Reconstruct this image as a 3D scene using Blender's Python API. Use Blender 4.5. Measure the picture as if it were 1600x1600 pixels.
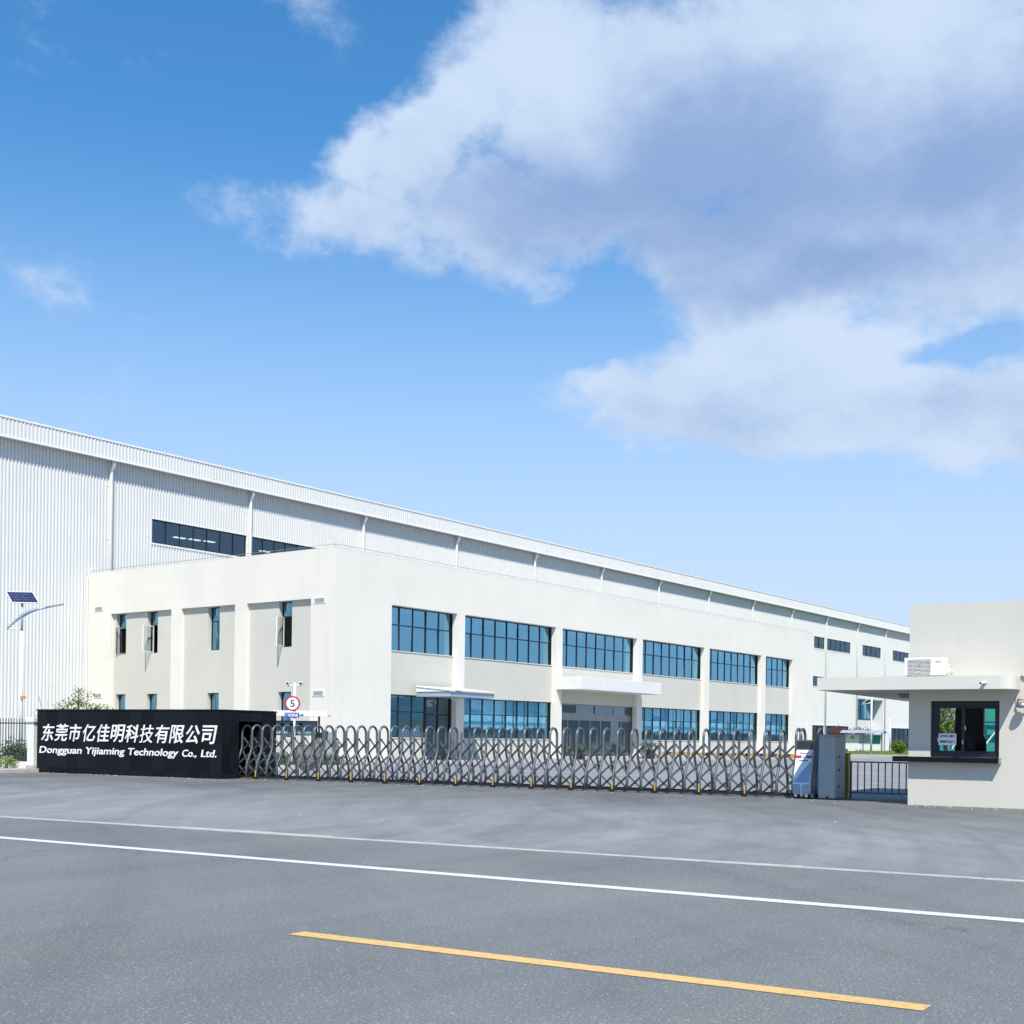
import bpy, bmesh, math, random
from mathutils import Vector, Matrix
R = math.radians
SC = bpy.context.scene
COL = SC.collection
for o in list(bpy.data.objects):
    bpy.data.objects.remove(o)

# ------------------------------------------------------------------ camera
VIEW_AZ = R(36.35)            # world X axis runs along the factory's long side
cam_data = bpy.data.cameras.new('camera')
cam_data.sensor_width = 36.0
cam_data.lens = 1957.0 / 1600.0 * 36.0
cam_data.shift_y = 350.0 / 1600.0
cam_data.clip_end = 6000.0
camera = bpy.data.objects.new('camera', cam_data)
COL.objects.link(camera)
camera.matrix_world = (Matrix.Translation((0, 0, 1.5)) @ Matrix.Rotation(VIEW_AZ - R(90), 4, 'Z')
                       @ Matrix.Rotation(R(90), 4, 'X') @ Matrix.Rotation(0.013, 4, 'Z'))
SC.camera = camera

# ------------------------------------------------------------------ light and exposure
EXPOSURE = 0.46
SUN_TO = Vector((0.56, 0.52, -1.0)).normalized()      # the way the sunlight travels
SUN_EL = math.asin(-SUN_TO.z)
SUN_AZ = math.atan2(-SUN_TO.y, -SUN_TO.x)
sun_data = bpy.data.lights.new('sun', 'SUN')
sun_data.energy = 4.3
sun_data.angle = R(0.53)
sun_data.color = (1.0, 0.945, 0.85)
sun = bpy.data.objects.new('sun', sun_data)
COL.objects.link(sun)
sun.location = (-40, -40, 80)
sun.rotation_euler = SUN_TO.to_track_quat('-Z', 'Y').to_euler()
SC.view_settings.view_transform = 'Standard'
SC.view_settings.look = 'None'
SC.view_settings.gamma = 1.0
SC.view_settings.use_curve_mapping = False
SC.view_settings.exposure = EXPOSURE

# ------------------------------------------------------------------ sky with clouds (directions only)
def make_world():
    w = bpy.data.worlds.new('World')
    SC.world = w
    w.use_nodes = True
    w.cycles.sampling_method = 'MANUAL'
    w.cycles.sample_map_resolution = 256
    nt = w.node_tree
    nt.nodes.clear()
    N, L = nt.nodes, nt.links

    def put(sock, v):
        if isinstance(v, bpy.types.NodeSocket):
            L.new(v, sock)
        else:
            sock.default_value = v

    def mth(op, a, b=0.0, c=0.0, clamp=False):
        n = N.new('ShaderNodeMath')
        n.operation = op
        n.use_clamp = clamp
        put(n.inputs[0], a); put(n.inputs[1], b); put(n.inputs[2], c)
        return n.outputs[0]

    def vmth(op, a, b=None):
        n = N.new('ShaderNodeVectorMath')
        n.operation = op
        put(n.inputs[0], a)
        if b is not None:
            put(n.inputs[1], b)
        return n.outputs['Value'] if op in ('LENGTH', 'DOT_PRODUCT') else n.outputs[0]

    def rng(v, a, b, c, d, kind='SMOOTHSTEP'):
        n = N.new('ShaderNodeMapRange')
        n.interpolation_type = kind
        put(n.inputs[0], v)
        for i, q in enumerate((a, b, c, d)):
            n.inputs[i + 1].default_value = q
        return n.outputs[0]

    def noise(vec, scale, detail=6, rough=0.55, dist=0.0):
        n = N.new('ShaderNodeTexNoise')
        put(n.inputs['Vector'], vec)
        n.inputs['Scale'].default_value = scale
        n.inputs['Detail'].default_value = detail
        n.inputs['Roughness'].default_value = rough
        n.inputs['Distortion'].default_value = dist
        return n

    tc = N.new('ShaderNodeTexCoord')
    d = vmth('NORMALIZE', tc.outputs['Generated'])
    sep = N.new('ShaderNodeSeparateXYZ')
    L.new(d, sep.inputs[0])
    fx = vmth('DOT_PRODUCT', d, (math.cos(VIEW_AZ), math.sin(VIEW_AZ), 0))
    rx = vmth('DOT_PRODUCT', d, (math.sin(VIEW_AZ), -math.cos(VIEW_AZ), 0))
    az = mth('ARCTAN2', rx, fx)
    el = mth('ARCSINE', sep.outputs[2])
    comb = N.new('ShaderNodeCombineXYZ')
    L.new(az, comb.inputs[0]); L.new(el, comb.inputs[1])
    stretched = vmth('MULTIPLY', d, (1.0, 1.0, 1.45))
    warp = vmth('SCALE', vmth('SUBTRACT', noise(stretched, 9.0, 4, 0.62).outputs['Color'], (0.5, 0.5, 0.5)))
    warp.node.inputs['Scale'].default_value = 0.075
    pos = vmth('ADD', comb.outputs[0], warp)

    def lean(a, k):
        sx = N.new('ShaderNodeSeparateXYZ')
        L.new(pos, sx.inputs[0])
        c = N.new('ShaderNodeCombineXYZ')
        L.new(mth('MULTIPLY_ADD', sx.outputs[0], -k, a * k), c.inputs[1])
        return c.outputs[0]

    def blobs(items, smooth=0.15):
        acc = None
        for (a, e, ra, re, rot, wt) in items:
            if abs(rot) > 0.3:      # a tilted blob: lean it by a shear of the elevation
                mp = N.new('ShaderNodeVectorMath')
                mp.operation = 'MULTIPLY_ADD'
                L.new(vmth('ADD', pos, lean(a, math.tan(rot))), mp.inputs[0])
            else:
                mp = N.new('ShaderNodeVectorMath')
                mp.operation = 'MULTIPLY_ADD'
                L.new(pos, mp.inputs[0])
            mp.inputs[1].default_value = (1 / ra, 1 / re, 0)
            mp.inputs[2].default_value = (-a / ra, -e / re, 0)
            v = mth('MULTIPLY_ADD', vmth('LENGTH', mp.outputs[0]), -wt, wt)
            acc = v if acc is None else mth('SMOOTH_MAX', acc, v, smooth)
        return acc

    # cloud banks: azimuth, elevation, half width, half height, lean, weight
    POS = [(0.024, 0.497, 0.11, 0.075, 0.0, 1.3),
        (0.121, 0.459, 0.203, 0.107, 0.0, 1.5),
        (0.268, 0.461, 0.232, 0.123, 0.0, 1.5),
        (-0.042, 0.463, 0.092, 0.053, 0.611, 1.2),
        (-0.088, 0.429, 0.102, 0.049, 0.436, 1.4),
        (-0.128, 0.427, 0.063, 0.034, 0.524, 1.1),
        (-0.132, 0.392, 0.088, 0.037, 0.0, 1.2),
        (-0.036, 0.396, 0.128, 0.057, 0.0, 1.2),
        (0.076, 0.392, 0.138, 0.052, 0.0, 1.2),
        (0.269, 0.37, 0.217, 0.08, 0.0, 1.7),
        (0.172, 0.372, 0.128, 0.049, 0.0, 1.4),
        (0.392, 0.374, 0.138, 0.115, 0.0, 1.4),
        (0.187, 0.336, 0.104, 0.046, 0.0, 1.1),
        (0.173, 0.291, 0.135, 0.056, 0.314, 1.5),
        (0.256, 0.273, 0.16, 0.059, 0.0, 1.6),
        (0.124, 0.255, 0.111, 0.043, 0.0, 1.35),
        (0.078, 0.265, 0.07, 0.031, 0.262, 1.0),
        (0.354, 0.235, 0.141, 0.046, 0.0, 1.5),
        (0.238, 0.232, 0.151, 0.031, 0.0, 1.35),
        (0.402, 0.318, 0.1, 0.032, 0.0, 1.0),
        (-0.224, 0.388, 0.042, 0.031, 0.0, 0.55),
        (0.262, 0.174, 0.066, 0.02, 0.0, 0.3),
        (-0.352, 0.311, 0.1, 0.028, -0.314, 0.22),
        (-0.174, 0.519, 0.048, 0.023, -0.314, 0.3),
        (-0.373, 0.234, 0.081, 0.039, -0.175, 0.26),
        (-0.359, 0.458, 0.058, 0.021, 0.0, 0.1)]
    NEG = [(0.062, 0.33, 0.047, 0.039, 0.349, 0.95),
        (0.335, 0.288, 0.065, 0.02, 0.14, 0.85),
        (0.037, 0.302, 0.04, 0.033, 0.0, 0.6)]
    DARK = [(0.196, 0.409, 0.206, 0.086, 0.0, 1.0),
        (0.329, 0.402, 0.157, 0.087, 0.0, 0.95),
        (0.255, 0.349, 0.178, 0.041, 0.0, 0.9),
        (0.046, 0.401, 0.147, 0.048, 0.0, 0.75),
        (0.174, 0.249, 0.116, 0.029, 0.0, 0.3),
        (0.331, 0.246, 0.101, 0.034, 0.0, 0.35)]
    LIT = [(0.018, 0.5, 0.096, 0.055, 0.0, 0.7),
        (0.212, 0.303, 0.115, 0.033, 0.0, 0.5),
        (-0.113, 0.436, 0.073, 0.05, 0.0, 0.5),
        (0.243, 0.506, 0.167, 0.027, 0.0, 0.35)]
    fine = noise(stretched, 13.0, 9, 0.66, 0.0).outputs['Fac']
    near = mth('MAXIMUM', blobs(POS), -0.6)
    hole = mth('MAXIMUM', blobs(NEG), 0.0)
    dens = mth('SUBTRACT', near, hole)
    dens = mth('MULTIPLY_ADD', mth('SUBTRACT', fine, 0.5), 1.45, dens)
    # the same kind of cloud goes on all round the sky
    big = noise(stretched, 2.3, 2, 0.55).outputs['Fac']
    around = mth('MULTIPLY_ADD', mth('SUBTRACT', big, 0.53), 4.5, mth('MULTIPLY', mth('SUBTRACT', fine, 0.5), 0.9))
    outside = mth('MAXIMUM', rng(mth('ABSOLUTE', az), 0.46, 0.75, 0, 1), rng(el, 0.60, 0.80, 0, 1))
    around = mth('ADD', around, mth('MULTIPLY_ADD', outside, 3.0, -3.0))
    dens = mth('MAXIMUM', dens, around)
    mask = rng(dens, 0.05, 0.75, 0.0, 0.98)
    mask = mth('MULTIPLY', mask, rng(el, 0.02, 0.14, 0, 1))
    soft = noise(stretched, 5.0, 3, 0.5, 0.3).outputs['Fac']
    dark = mth('MAXIMUM', blobs(DARK, 0.3), 0.0)
    lit = mth('MAXIMUM', blobs(LIT), 0.0)
    shade = mth('ADD', mth('MULTIPLY', dark, 1.25), mth('MULTIPLY', mth('SUBTRACT', soft, 0.36), 1.3))
    shade = mth('SUBTRACT', shade, mth('MULTIPLY', lit, 0.5))
    shade = mth('ADD', shade, mth('MULTIPLY', mth('SUBTRACT', 0.5, fine), 1.1))
    shade = rng(shade, -0.25, 1.15, 0.0, 1.0)
    k = 1.0 / (2 ** EXPOSURE)
    ccol = N.new('ShaderNodeMix')
    ccol.data_type = 'RGBA'
    put(ccol.inputs['Factor'], shade)
    ccol.inputs['A'].default_value = (0.64 * k, 0.77 * k, 0.97 * k, 1)
    ccol.inputs['B'].default_value = (0.29 * k, 0.43 * k, 0.72 * k, 1)

    sky = N.new('ShaderNodeTexSky')
    sky.sky_type = 'NISHITA'
    sky.sun_disc = False
    sky.sun_elevation = SUN_EL
    sky.sun_rotation = R(90) - SUN_AZ
    sky.air_density = 1.0
    sky.dust_density = 0.0
    sky.ozone_density = 2.0
    STR = 0.125
    hs = N.new('ShaderNodeHueSaturation')
    hs.inputs['Saturation'].default_value = 1.33
    L.new(sky.outputs[0], hs.inputs['Color'])
    sc0 = vmth('MULTIPLY', hs.outputs[0], (STR * 1.18, STR * 1.15, STR * 1.10))
    haze = N.new('ShaderNodeMix')
    haze.data_type = 'RGBA'
    put(haze.inputs['Factor'], rng(el, 0.0, 0.46, 0.95, 0.0, 'SMOOTHSTEP'))
    put(haze.inputs['A'], sc0)
    haze.inputs['B'].default_value = (0.56 * k, 0.665 * k, 0.88 * k, 1)
    sc = haze.outputs['Result']
    mix = N.new('ShaderNodeMix')
    mix.data_type = 'RGBA'
    put(mix.inputs['Factor'], mask)
    put(mix.inputs['A'], sc)
    L.new(ccol.outputs['Result'], mix.inputs['B'])
    bg = N.new('ShaderNodeBackground')
    L.new(mix.outputs['Result'], bg.inputs['Color'])
    bg.inputs['Strength'].default_value = 1.0
    out = N.new('ShaderNodeOutputWorld')
    L.new(bg.outputs[0], out.inputs['Surface'])

make_world()

# ================================================================== helpers
random.seed(11)

class MB:
    """collects faces of one part; build() links them as one mesh object"""
    def __init__(self):
        self.v, self.f = [], []

    def add(self, vs, fs):
        o = len(self.v)
        self.v += [tuple(p) for p in vs]
        self.f += [tuple(i + o for i in q) for q in fs]
        return self

    def box(self, x0, x1, y0, y1, z0, z1):
        return self.add([(x0, y0, z0), (x1, y0, z0), (x1, y1, z0), (x0, y1, z0), (x0, y0, z1), (x1, y0, z1), (x1, y1, z1), (x0, y1, z1)],
                        [(0, 3, 2, 1), (4, 5, 6, 7), (0, 1, 5, 4), (1, 2, 6, 5), (2, 3, 7, 6), (3, 0, 4, 7)])

    def quad(self, a, b, c, d):
        return self.add([a, b, c, d], [(0, 1, 2, 3)])

    def prism(self, poly, vec):
        """poly: 3-D outline, pushed along vec"""
        n = len(poly)
        vec = Vector(vec)
        top = [tuple(Vector(p) + vec) for p in poly]
        return self.add(list(poly) + top, [tuple(reversed(range(n))), tuple(range(n, 2 * n))] +
                        [(i, (i + 1) % n, n + (i + 1) % n, n + i) for i in range(n)])

    def tube(self, pts, r, n=8, up=(0, 0, 1)):
        pts = [Vector(p) for p in pts]
        rs = r if isinstance(r, (list, tuple)) else [r] * len(pts)
        base = len(self.v)
        prev = None
        for i, p in enumerate(pts):
            d = (pts[min(i + 1, len(pts) - 1)] - pts[max(i - 1, 0)]).normalized()
            if prev is None:
                a = Vector(up)
                if abs(a.dot(d)) > 0.95:
                    a = Vector((1, 0, 0))
                x = d.cross(a).normalized()
            else:
                x = (prev - d * prev.dot(d)).normalized()
            prev = x
            y = d.cross(x)
            for k in range(n):
                t = 2 * math.pi * k / n
                self.v.append(tuple(p + (x * math.cos(t) + y * math.sin(t)) * rs[i]))
        m = len(pts)
        for i in range(m - 1):
            for k in range(n):
                a, b = base + i * n + k, base + i * n + (k + 1) % n
                self.f.append((a, b, b + n, a + n))
        self.f.append(tuple(base + k for k in reversed(range(n))))
        self.f.append(tuple(base + (m - 1) * n + k for k in range(n)))
        return self

    def bar(self, p, q, w, h, up=(0, 0, 1)):
        p, q = Vector(p), Vector(q)
        d = (q - p).normalized()
        a = Vector(up)
        if abs(a.dot(d)) > 0.98:
            a = Vector((0, 1, 0))
        x = d.cross(a).normalized() * (w / 2)
        y = x.cross(d).normalized() * (h / 2)
        vs = [p - x - y, p + x - y, p + x + y, p - x + y, q - x - y, q + x - y, q + x + y, q - x + y]
        return self.add(vs, [(0, 1, 2, 3), (7, 6, 5, 4), (0, 4, 5, 1), (1, 5, 6, 2), (2, 6, 7, 3), (3, 7, 4, 0)])

    def lathe(self, prof, n=20, c=(0, 0, 0)):
        base = len(self.v)
        for r, z in prof:
            for k in range(n):
                t = 2 * math.pi * k / n
                self.v.append((c[0] + r * math.cos(t), c[1] + r * math.sin(t), c[2] + z))
        m = len(prof)
        for i in range(m - 1):
            for k in range(n):
                a, b = base + i * n + k, base + i * n + (k + 1) % n
                self.f.append((a, b, b + n, a + n))
        self.f.append(tuple(base + k for k in reversed(range(n))))
        self.f.append(tuple(base + (m - 1) * n + k for k in range(n)))
        return self

    def mesh(self, name, material, smooth=False):
        me = bpy.data.meshes.new(name)
        me.from_pydata(self.v, [], self.f)
        me.materials.append(material)
        if smooth:
            me.polygons.foreach_set('use_smooth', [True] * len(me.polygons))
        me.update()
        return me

    def build(self, name, material, parent=None, smooth=False, bevel=0.0):
        return link(name, self.mesh(name, material, smooth), parent, bevel)


def link(name, me, parent=None, bevel=0.0):
    o = bpy.data.objects.new(name, me)
    COL.objects.link(o)
    if parent is not None:
        o.parent = parent
    if bevel:
        m = o.modifiers.new('bevel', 'BEVEL')
        m.width = bevel
        m.segments = 2
        m.limit_method = 'ANGLE'
    return o


def empty(name, loc=(0, 0, 0), deg=0.0):
    o = bpy.data.objects.new(name, None)
    o.empty_display_size = 0.3
    COL.objects.link(o)
    o.location = loc
    o.rotation_euler = (0, 0, R(deg))
    return o


def tag(o, label, cat, group=None):
    o['label'] = label
    o['category'] = cat
    if group:
        o['group'] = group
    return o


def setting(o):
    o['kind'] = 'structure'
    return o


def copy_tree(o, parent=None):
    c = o.copy()
    COL.objects.link(c)
    c.parent = parent
    for ch in list(o.children):
        copy_tree(ch, c)
    return c


class Frame:
    """a local ground frame: s to the right along a front, d into the site"""
    def __init__(self, ox, oy, deg):
        self.o, self.deg = Vector((ox, oy, 0)), deg
        a = R(deg)
        self.t = Vector((math.cos(a), math.sin(a), 0))
        self.n = Vector((-math.sin(a), math.cos(a), 0))

    def __call__(self, s, d, z=0.0):
        return self.o + self.t * s + self.n * d + Vector((0, 0, z))


# ------------------------------------------------------------------ materials
def nodes_of(name):
    m = bpy.data.materials.new(name)
    m.use_nodes = True
    nt = m.node_tree
    nt.nodes.clear()
    return m, nt, nt.nodes, nt.links


def tnoise(N, L, vec, scale, detail=4, rough=0.55):
    n = N.new('ShaderNodeTexNoise')
    L.new(vec, n.inputs['Vector'])
    n.inputs['Scale'].default_value = scale
    n.inputs['Detail'].default_value = detail
    n.inputs['Roughness'].default_value = rough
    return n.outputs['Fac']


def tramp(N, L, fac, stops):
    r = N.new('ShaderNodeValToRGB')
    L.new(fac, r.inputs[0])
    e = r.color_ramp.elements
    while len(e) < len(stops):
        e.new(0.5)
    for k, (p, c) in enumerate(stops):
        e[k].position = p
        e[k].color = (c[0], c[1], c[2], 1)
    return r.outputs[0]


def tmix(N, L, fac, a, b, mode='MIX'):
    n = N.new('ShaderNodeMix')
    n.data_type = 'RGBA'
    n.blend_type = mode
    for key, v in (('Factor', fac), ('A', a), ('B', b)):
        s = n.inputs[key]
        if isinstance(v, bpy.types.NodeSocket):
            L.new(v, s)
        elif key == 'Factor':
            s.default_value = v
        else:
            s.default_value = (v[0], v[1], v[2], 1)
    return n.outputs['Result']


def mapped(N, L, scale=(1, 1, 1), rot=(0, 0, 0), kind='Object'):
    tc = N.new('ShaderNodeTexCoord')
    mp = N.new('ShaderNodeMapping')
    mp.inputs['Scale'].default_value = scale
    mp.inputs['Rotation'].default_value = rot
    L.new(tc.outputs[kind], mp.inputs['Vector'])
    return mp.outputs[0]


def finish(nt, N, L, color, rough=0.6, metal=0.0, bump=None, bdist=0.01, bstr=0.3, spec=0.5, sub=None):
    p = N.new('ShaderNodeBsdfPrincipled')
    for key, v in (('Base Color', color), ('Roughness', rough)):
        if isinstance(v, bpy.types.NodeSocket):
            L.new(v, p.inputs[key])
        elif key == 'Base Color':
            p.inputs[key].default_value = (v[0], v[1], v[2], 1)
        else:
            p.inputs[key].default_value = v
    p.inputs['Metallic'].default_value = metal
    p.inputs['Specular IOR Level'].default_value = spec
    if bump is not None:
        b = N.new('ShaderNodeBump')
        b.inputs['Strength'].default_value = bstr
        b.inputs['Distance'].default_value = bdist
        L.new(bump, b.inputs['Height'])
        L.new(b.outputs[0], p.inputs['Normal'])
    out = N.new('ShaderNodeOutputMaterial')
    L.new(p.outputs[0], out.inputs['Surface'])
    return p


def mat(name, col, rough=0.6, metal=0.0, var=0.08, vscale=2.0, bump=0.0, bscale=30.0, spec=0.5):
    m, nt, N, L = nodes_of(name)
    v = mapped(N, L)
    f = tnoise(N, L, v, vscale, 5)
    c = tramp(N, L, f, [(0.3, [x * (1 - var) for x in col]), (0.7, [min(1, x * (1 + var)) for x in col])])
    h = tnoise(N, L, v, bscale, 3) if bump else None
    finish(nt, N, L, c, rough, metal, h, 0.01, bump, spec)
    return m


def plaster(name, col, stain=0.46, seed=0.0):
    """painted render: blotches, thin runs of dirt down the wall, trowel relief"""
    m, nt, N, L = nodes_of(name)
    v = mapped(N, L)
    blot = tramp(N, L, tnoise(N, L, v, 0.35, 6, 0.6), [(0.3, [c * 0.95 for c in col]), (0.7, [min(1, c * 1.03) for c in col])])
    runs = tnoise(N, L, mapped(N, L, (2.2, 2.2, 0.10)), 1.3, 5, 0.65)
    runs = tramp(N, L, runs, [(0.56, (0, 0, 0)), (0.80, (stain, stain, stain))])
    c = tmix(N, L, runs, blot, [col[0] * 0.80, col[1] * 0.77, col[2] * 0.66])
    scuff = tramp(N, L, tnoise(N, L, v, 3.2, 8, 0.7), [(0.66, (0, 0, 0)), (0.80, (0.5, 0.5, 0.5))])
    c = tmix(N, L, scuff, c, [min(1, x * 1.05) for x in col])
    h = tnoise(N, L, v, 14, 6, 0.7)
    finish(nt, N, L, c, 0.85, 0, h, 0.012, 0.25, 0.25)
    return m


def asphalt(name, dark, light, speck=0.5, dust=(0.17, 0.165, 0.155), dustamt=0.4, deg=-84.4, sweeps=()):
    """rolled asphalt: stones in the binder, long wheel tracks along the road, dusty patches"""
    m, nt, N, L = nodes_of(name)
    v = mapped(N, L)
    along = mapped(N, L, (0.05, 1.0, 1.0), (0, 0, R(-deg)))
    along_v = along
    big = tnoise(N, L, v, 0.22, 5, 0.6)
    c = tramp(N, L, big, [(0.32, dark), (0.68, light)])
    trk = tramp(N, L, tnoise(N, L, along_v, 0.9, 6, 0.62), [(0.40, (0, 0, 0)), (0.70, (1, 1, 1))])
    c = tmix(N, L, trk, c, tmix(N, L, 0.22, c, (0.05, 0.054, 0.06)))
    dst = tramp(N, L, tnoise(N, L, mapped(N, L, (0.35, 1, 1), (0, 0, R(-deg + 14))), 0.30, 8, 0.68), [(0.50, (0, 0, 0)), (0.75, (dustamt, dustamt, dustamt))])
    c = tmix(N, L, dst, c, dust)
    for (cx, cy, amt) in sweeps:
        sb = N.new('ShaderNodeVectorMath')
        sb.operation = 'SUBTRACT'
        L.new(v, sb.inputs[0])
        sb.inputs[1].default_value = (cx, cy, 0)
        ln = N.new('ShaderNodeVectorMath')
        ln.operation = 'LENGTH'
        L.new(sb.outputs[0], ln.inputs[0])
        sp = N.new('ShaderNodeSeparateXYZ')
        L.new(sb.outputs[0], sp.inputs[0])
        at_ = N.new('ShaderNodeMath')
        at_.operation = 'ARCTAN2'
        L.new(sp.outputs[1], at_.inputs[0])
        L.new(sp.outputs[0], at_.inputs[1])
        cb = N.new('ShaderNodeCombineXYZ')
        L.new(ln.outputs['Value'], cb.inputs[0])
        mu = N.new('ShaderNodeMath')
        mu.operation = 'MULTIPLY'
        L.new(at_.outputs[0], mu.inputs[0])
        mu.inputs[1].default_value = 1.1
        L.new(mu.outputs[0], cb.inputs[1])
        sn = tnoise(N, L, cb.outputs[0], 1.1, 7, 0.68)
        c = tmix(N, L, tramp(N, L, sn, [(0.50, (0, 0, 0)), (0.72, (amt, amt, amt))]), c, [x * 0.45 for x in dark])
        c = tmix(N, L, tramp(N, L, sn, [(0.26, (amt, amt, amt)), (0.46, (0, 0, 0))]), c, dust)
    crk = N.new('ShaderNodeTexVoronoi')
    crk.feature = 'DISTANCE_TO_EDGE'
    L.new(v, crk.inputs['Vector'])
    crk.inputs['Scale'].default_value = 0.22
    wv = N.new('ShaderNodeVectorMath')
    wv.operation = 'MULTIPLY_ADD'
    wn = N.new('ShaderNodeTexNoise')
    L.new(v, wn.inputs['Vector'])
    wn.inputs['Scale'].default_value = 0.9
    wn.inputs['Detail'].default_value = 6
    L.new(wn.outputs['Color'], wv.inputs[0])
    wv.inputs[1].default_value = (1.6, 1.6, 0)
    L.new(v, wv.inputs[2])
    L.new(wv.outputs[0], crk.inputs['Vector'])
    cm = tramp(N, L, crk.outputs['Distance'], [(0.0, (0.55, 0.55, 0.55)), (0.0035, (0, 0, 0))])
    cm = tmix(N, L, 1.0, cm, tramp(N, L, tnoise(N, L, v, 0.35, 3), [(0.52, (0, 0, 0)), (0.62, (1, 1, 1))]), 'MULTIPLY')
    c = tmix(N, L, cm, c, [x * 0.3 for x in dark])
    grain = tnoise(N, L, v, 55, 4, 0.75)
    c = tmix(N, L, 0.75, c, tramp(N, L, grain, [(0.30, (0.17, 0.17, 0.17)), (0.72, (0.85, 0.85, 0.85))]), 'OVERLAY')
    vo = N.new('ShaderNodeTexVoronoi')
    L.new(v, vo.inputs['Vector'])
    vo.inputs['Scale'].default_value = 62
    sep = N.new('ShaderNodeSeparateColor')
    L.new(vo.outputs['Color'], sep.inputs[0])
    pick = tramp(N, L, sep.outputs[0], [(0.78, (0, 0, 0)), (0.95, (1, 1, 1))])
    near = tramp(N, L, vo.outputs['Distance'], [(0.28, (1, 1, 1)), (0.50, (0, 0, 0))])
    st = tmix(N, L, 1.0, pick, near, 'MULTIPLY')
    st = tmix(N, L, 1.0, st, (speck, speck, speck), 'MULTIPLY')
    c = tmix(N, L, st, c, (0.50, 0.48, 0.45))
    finish(nt, N, L, c, 0.74, 0, grain, 0.008, 0.65, 0.42)
    return m


def road_paint(name, col):
    m, nt, N, L = nodes_of(name)
    v = mapped(N, L)
    wear = tramp(N, L, tnoise(N, L, v, 22, 8, 0.75), [(0.50, (0, 0, 0)), (0.66, (0.85, 0.85, 0.85))])
    c = tmix(N, L, wear, col, [x * 0.35 + 0.08 for x in col])
    c = tmix(N, L, tramp(N, L, tnoise(N, L, v, 0.8, 5), [(0.45, (0, 0, 0)), (0.75, (0.35, 0.35, 0.35))]), c, [x * 0.75 for x in col])
    finish(nt, N, L, c, 0.7, 0, tnoise(N, L, v, 60, 3), 0.003, 0.4, 0.3)
    return m


def coated_glass(name, refl=(0.36, 0.76, 1.0), thru=(0.30, 0.58, 0.72), mixv=0.52, wob=0.35):
    """sun-control glass: a tinted mirror coat over glass one can half see through"""
    m, nt, N, L = nodes_of(name)
    v = mapped(N, L)
    b = N.new('ShaderNodeBump')
    b.inputs['Strength'].default_value = wob
    b.inputs['Distance'].default_value = 0.01
    L.new(tnoise(N, L, v, 0.9, 2), b.inputs['Height'])
    g = N.new('ShaderNodeBsdfGlossy')
    g.inputs['Color'].default_value = (*refl, 1)
    g.inputs['Roughness'].default_value = 0.015
    L.new(b.outputs[0], g.inputs['Normal'])
    t = N.new('ShaderNodeBsdfTransparent')
    t.inputs['Color'].default_value = (*thru, 1)
    lw = N.new('ShaderNodeLayerWeight')
    lw.inputs['Blend'].default_value = 0.5
    fr = N.new('ShaderNodeMath')
    fr.operation = 'POWER'
    L.new(lw.outputs['Facing'], fr.inputs[0])
    fr.inputs[1].default_value = 4.0
    ma = N.new('ShaderNodeMath')
    ma.operation = 'ADD'
    ma.use_clamp = True
    L.new(fr.outputs[0], ma.inputs[0])
    ma.inputs[1].default_value = mixv
    mx = N.new('ShaderNodeMixShader')
    L.new(ma.outputs[0], mx.inputs[0])
    L.new(t.outputs[0], mx.inputs[1])
    L.new(g.outputs[0], mx.inputs[2])
    out = N.new('ShaderNodeOutputMaterial')
    L.new(mx.outputs[0], out.inputs['Surface'])
    return m


def leaf_mat(name, a, b):
    m, nt, N, L = nodes_of(name)
    v = mapped(N, L)
    c = tramp(N, L, tnoise(N, L, v, 7, 2, 0.8), [(0.35, a), (0.65, b)])
    p = finish(nt, N, L, c, 0.55, 0, None, spec=0.3)
    tr = N.new('ShaderNodeBsdfTranslucent')
    L.new(c, tr.inputs['Color'])
    mx = N.new('ShaderNodeMixShader')
    mx.inputs[0].default_value = 0.3
    out = [n for n in N if n.type == 'OUTPUT_MATERIAL'][0]
    L.new(p.outputs[0], mx.inputs[1])
    L.new(tr.outputs[0], mx.inputs[2])
    L.new(mx.outputs[0], out.inputs['Surface'])
    return m


def lamp_mat(name, col, strength):
    m, nt, N, L = nodes_of(name)
    e = N.new('ShaderNodeEmission')
    e.inputs['Color'].default_value = (*col, 1)
    e.inputs['Strength'].default_value = strength
    out = N.new('ShaderNodeOutputMaterial')
    L.new(e.outputs[0], out.inputs['Surface'])
    return m


def granite(name):
    m, nt, N, L = nodes_of(name)
    v = mapped(N, L)
    c = tramp(N, L, tnoise(N, L, v, 90, 3, 0.7), [(0.4, (0.004, 0.005, 0.007)), (0.75, (0.013, 0.016, 0.020))])
    runs = tramp(N, L, tnoise(N, L, mapped(N, L, (3, 3, 0.2)), 1.5, 6, 0.7), [(0.66, (0, 0, 0)), (0.88, (0.14, 0.14, 0.14))])
    c = tmix(N, L, runs, c, (0.10, 0.105, 0.11))
    rr = tramp(N, L, tnoise(N, L, v, 1.5, 5), [(0.3, (0.22, 0.22, 0.22)), (0.7, (0.42, 0.42, 0.42))])
    oi = N.new('ShaderNodeObjectInfo')
    c = tmix(N, L, tramp(N, L, oi.outputs['Random'], [(0.2, (0, 0, 0)), (0.9, (0.30, 0.30, 0.30))]), c, (0.022, 0.026, 0.032))
    finish(nt, N, L, c, rr, 0, None, spec=0.10)
    return m


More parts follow.
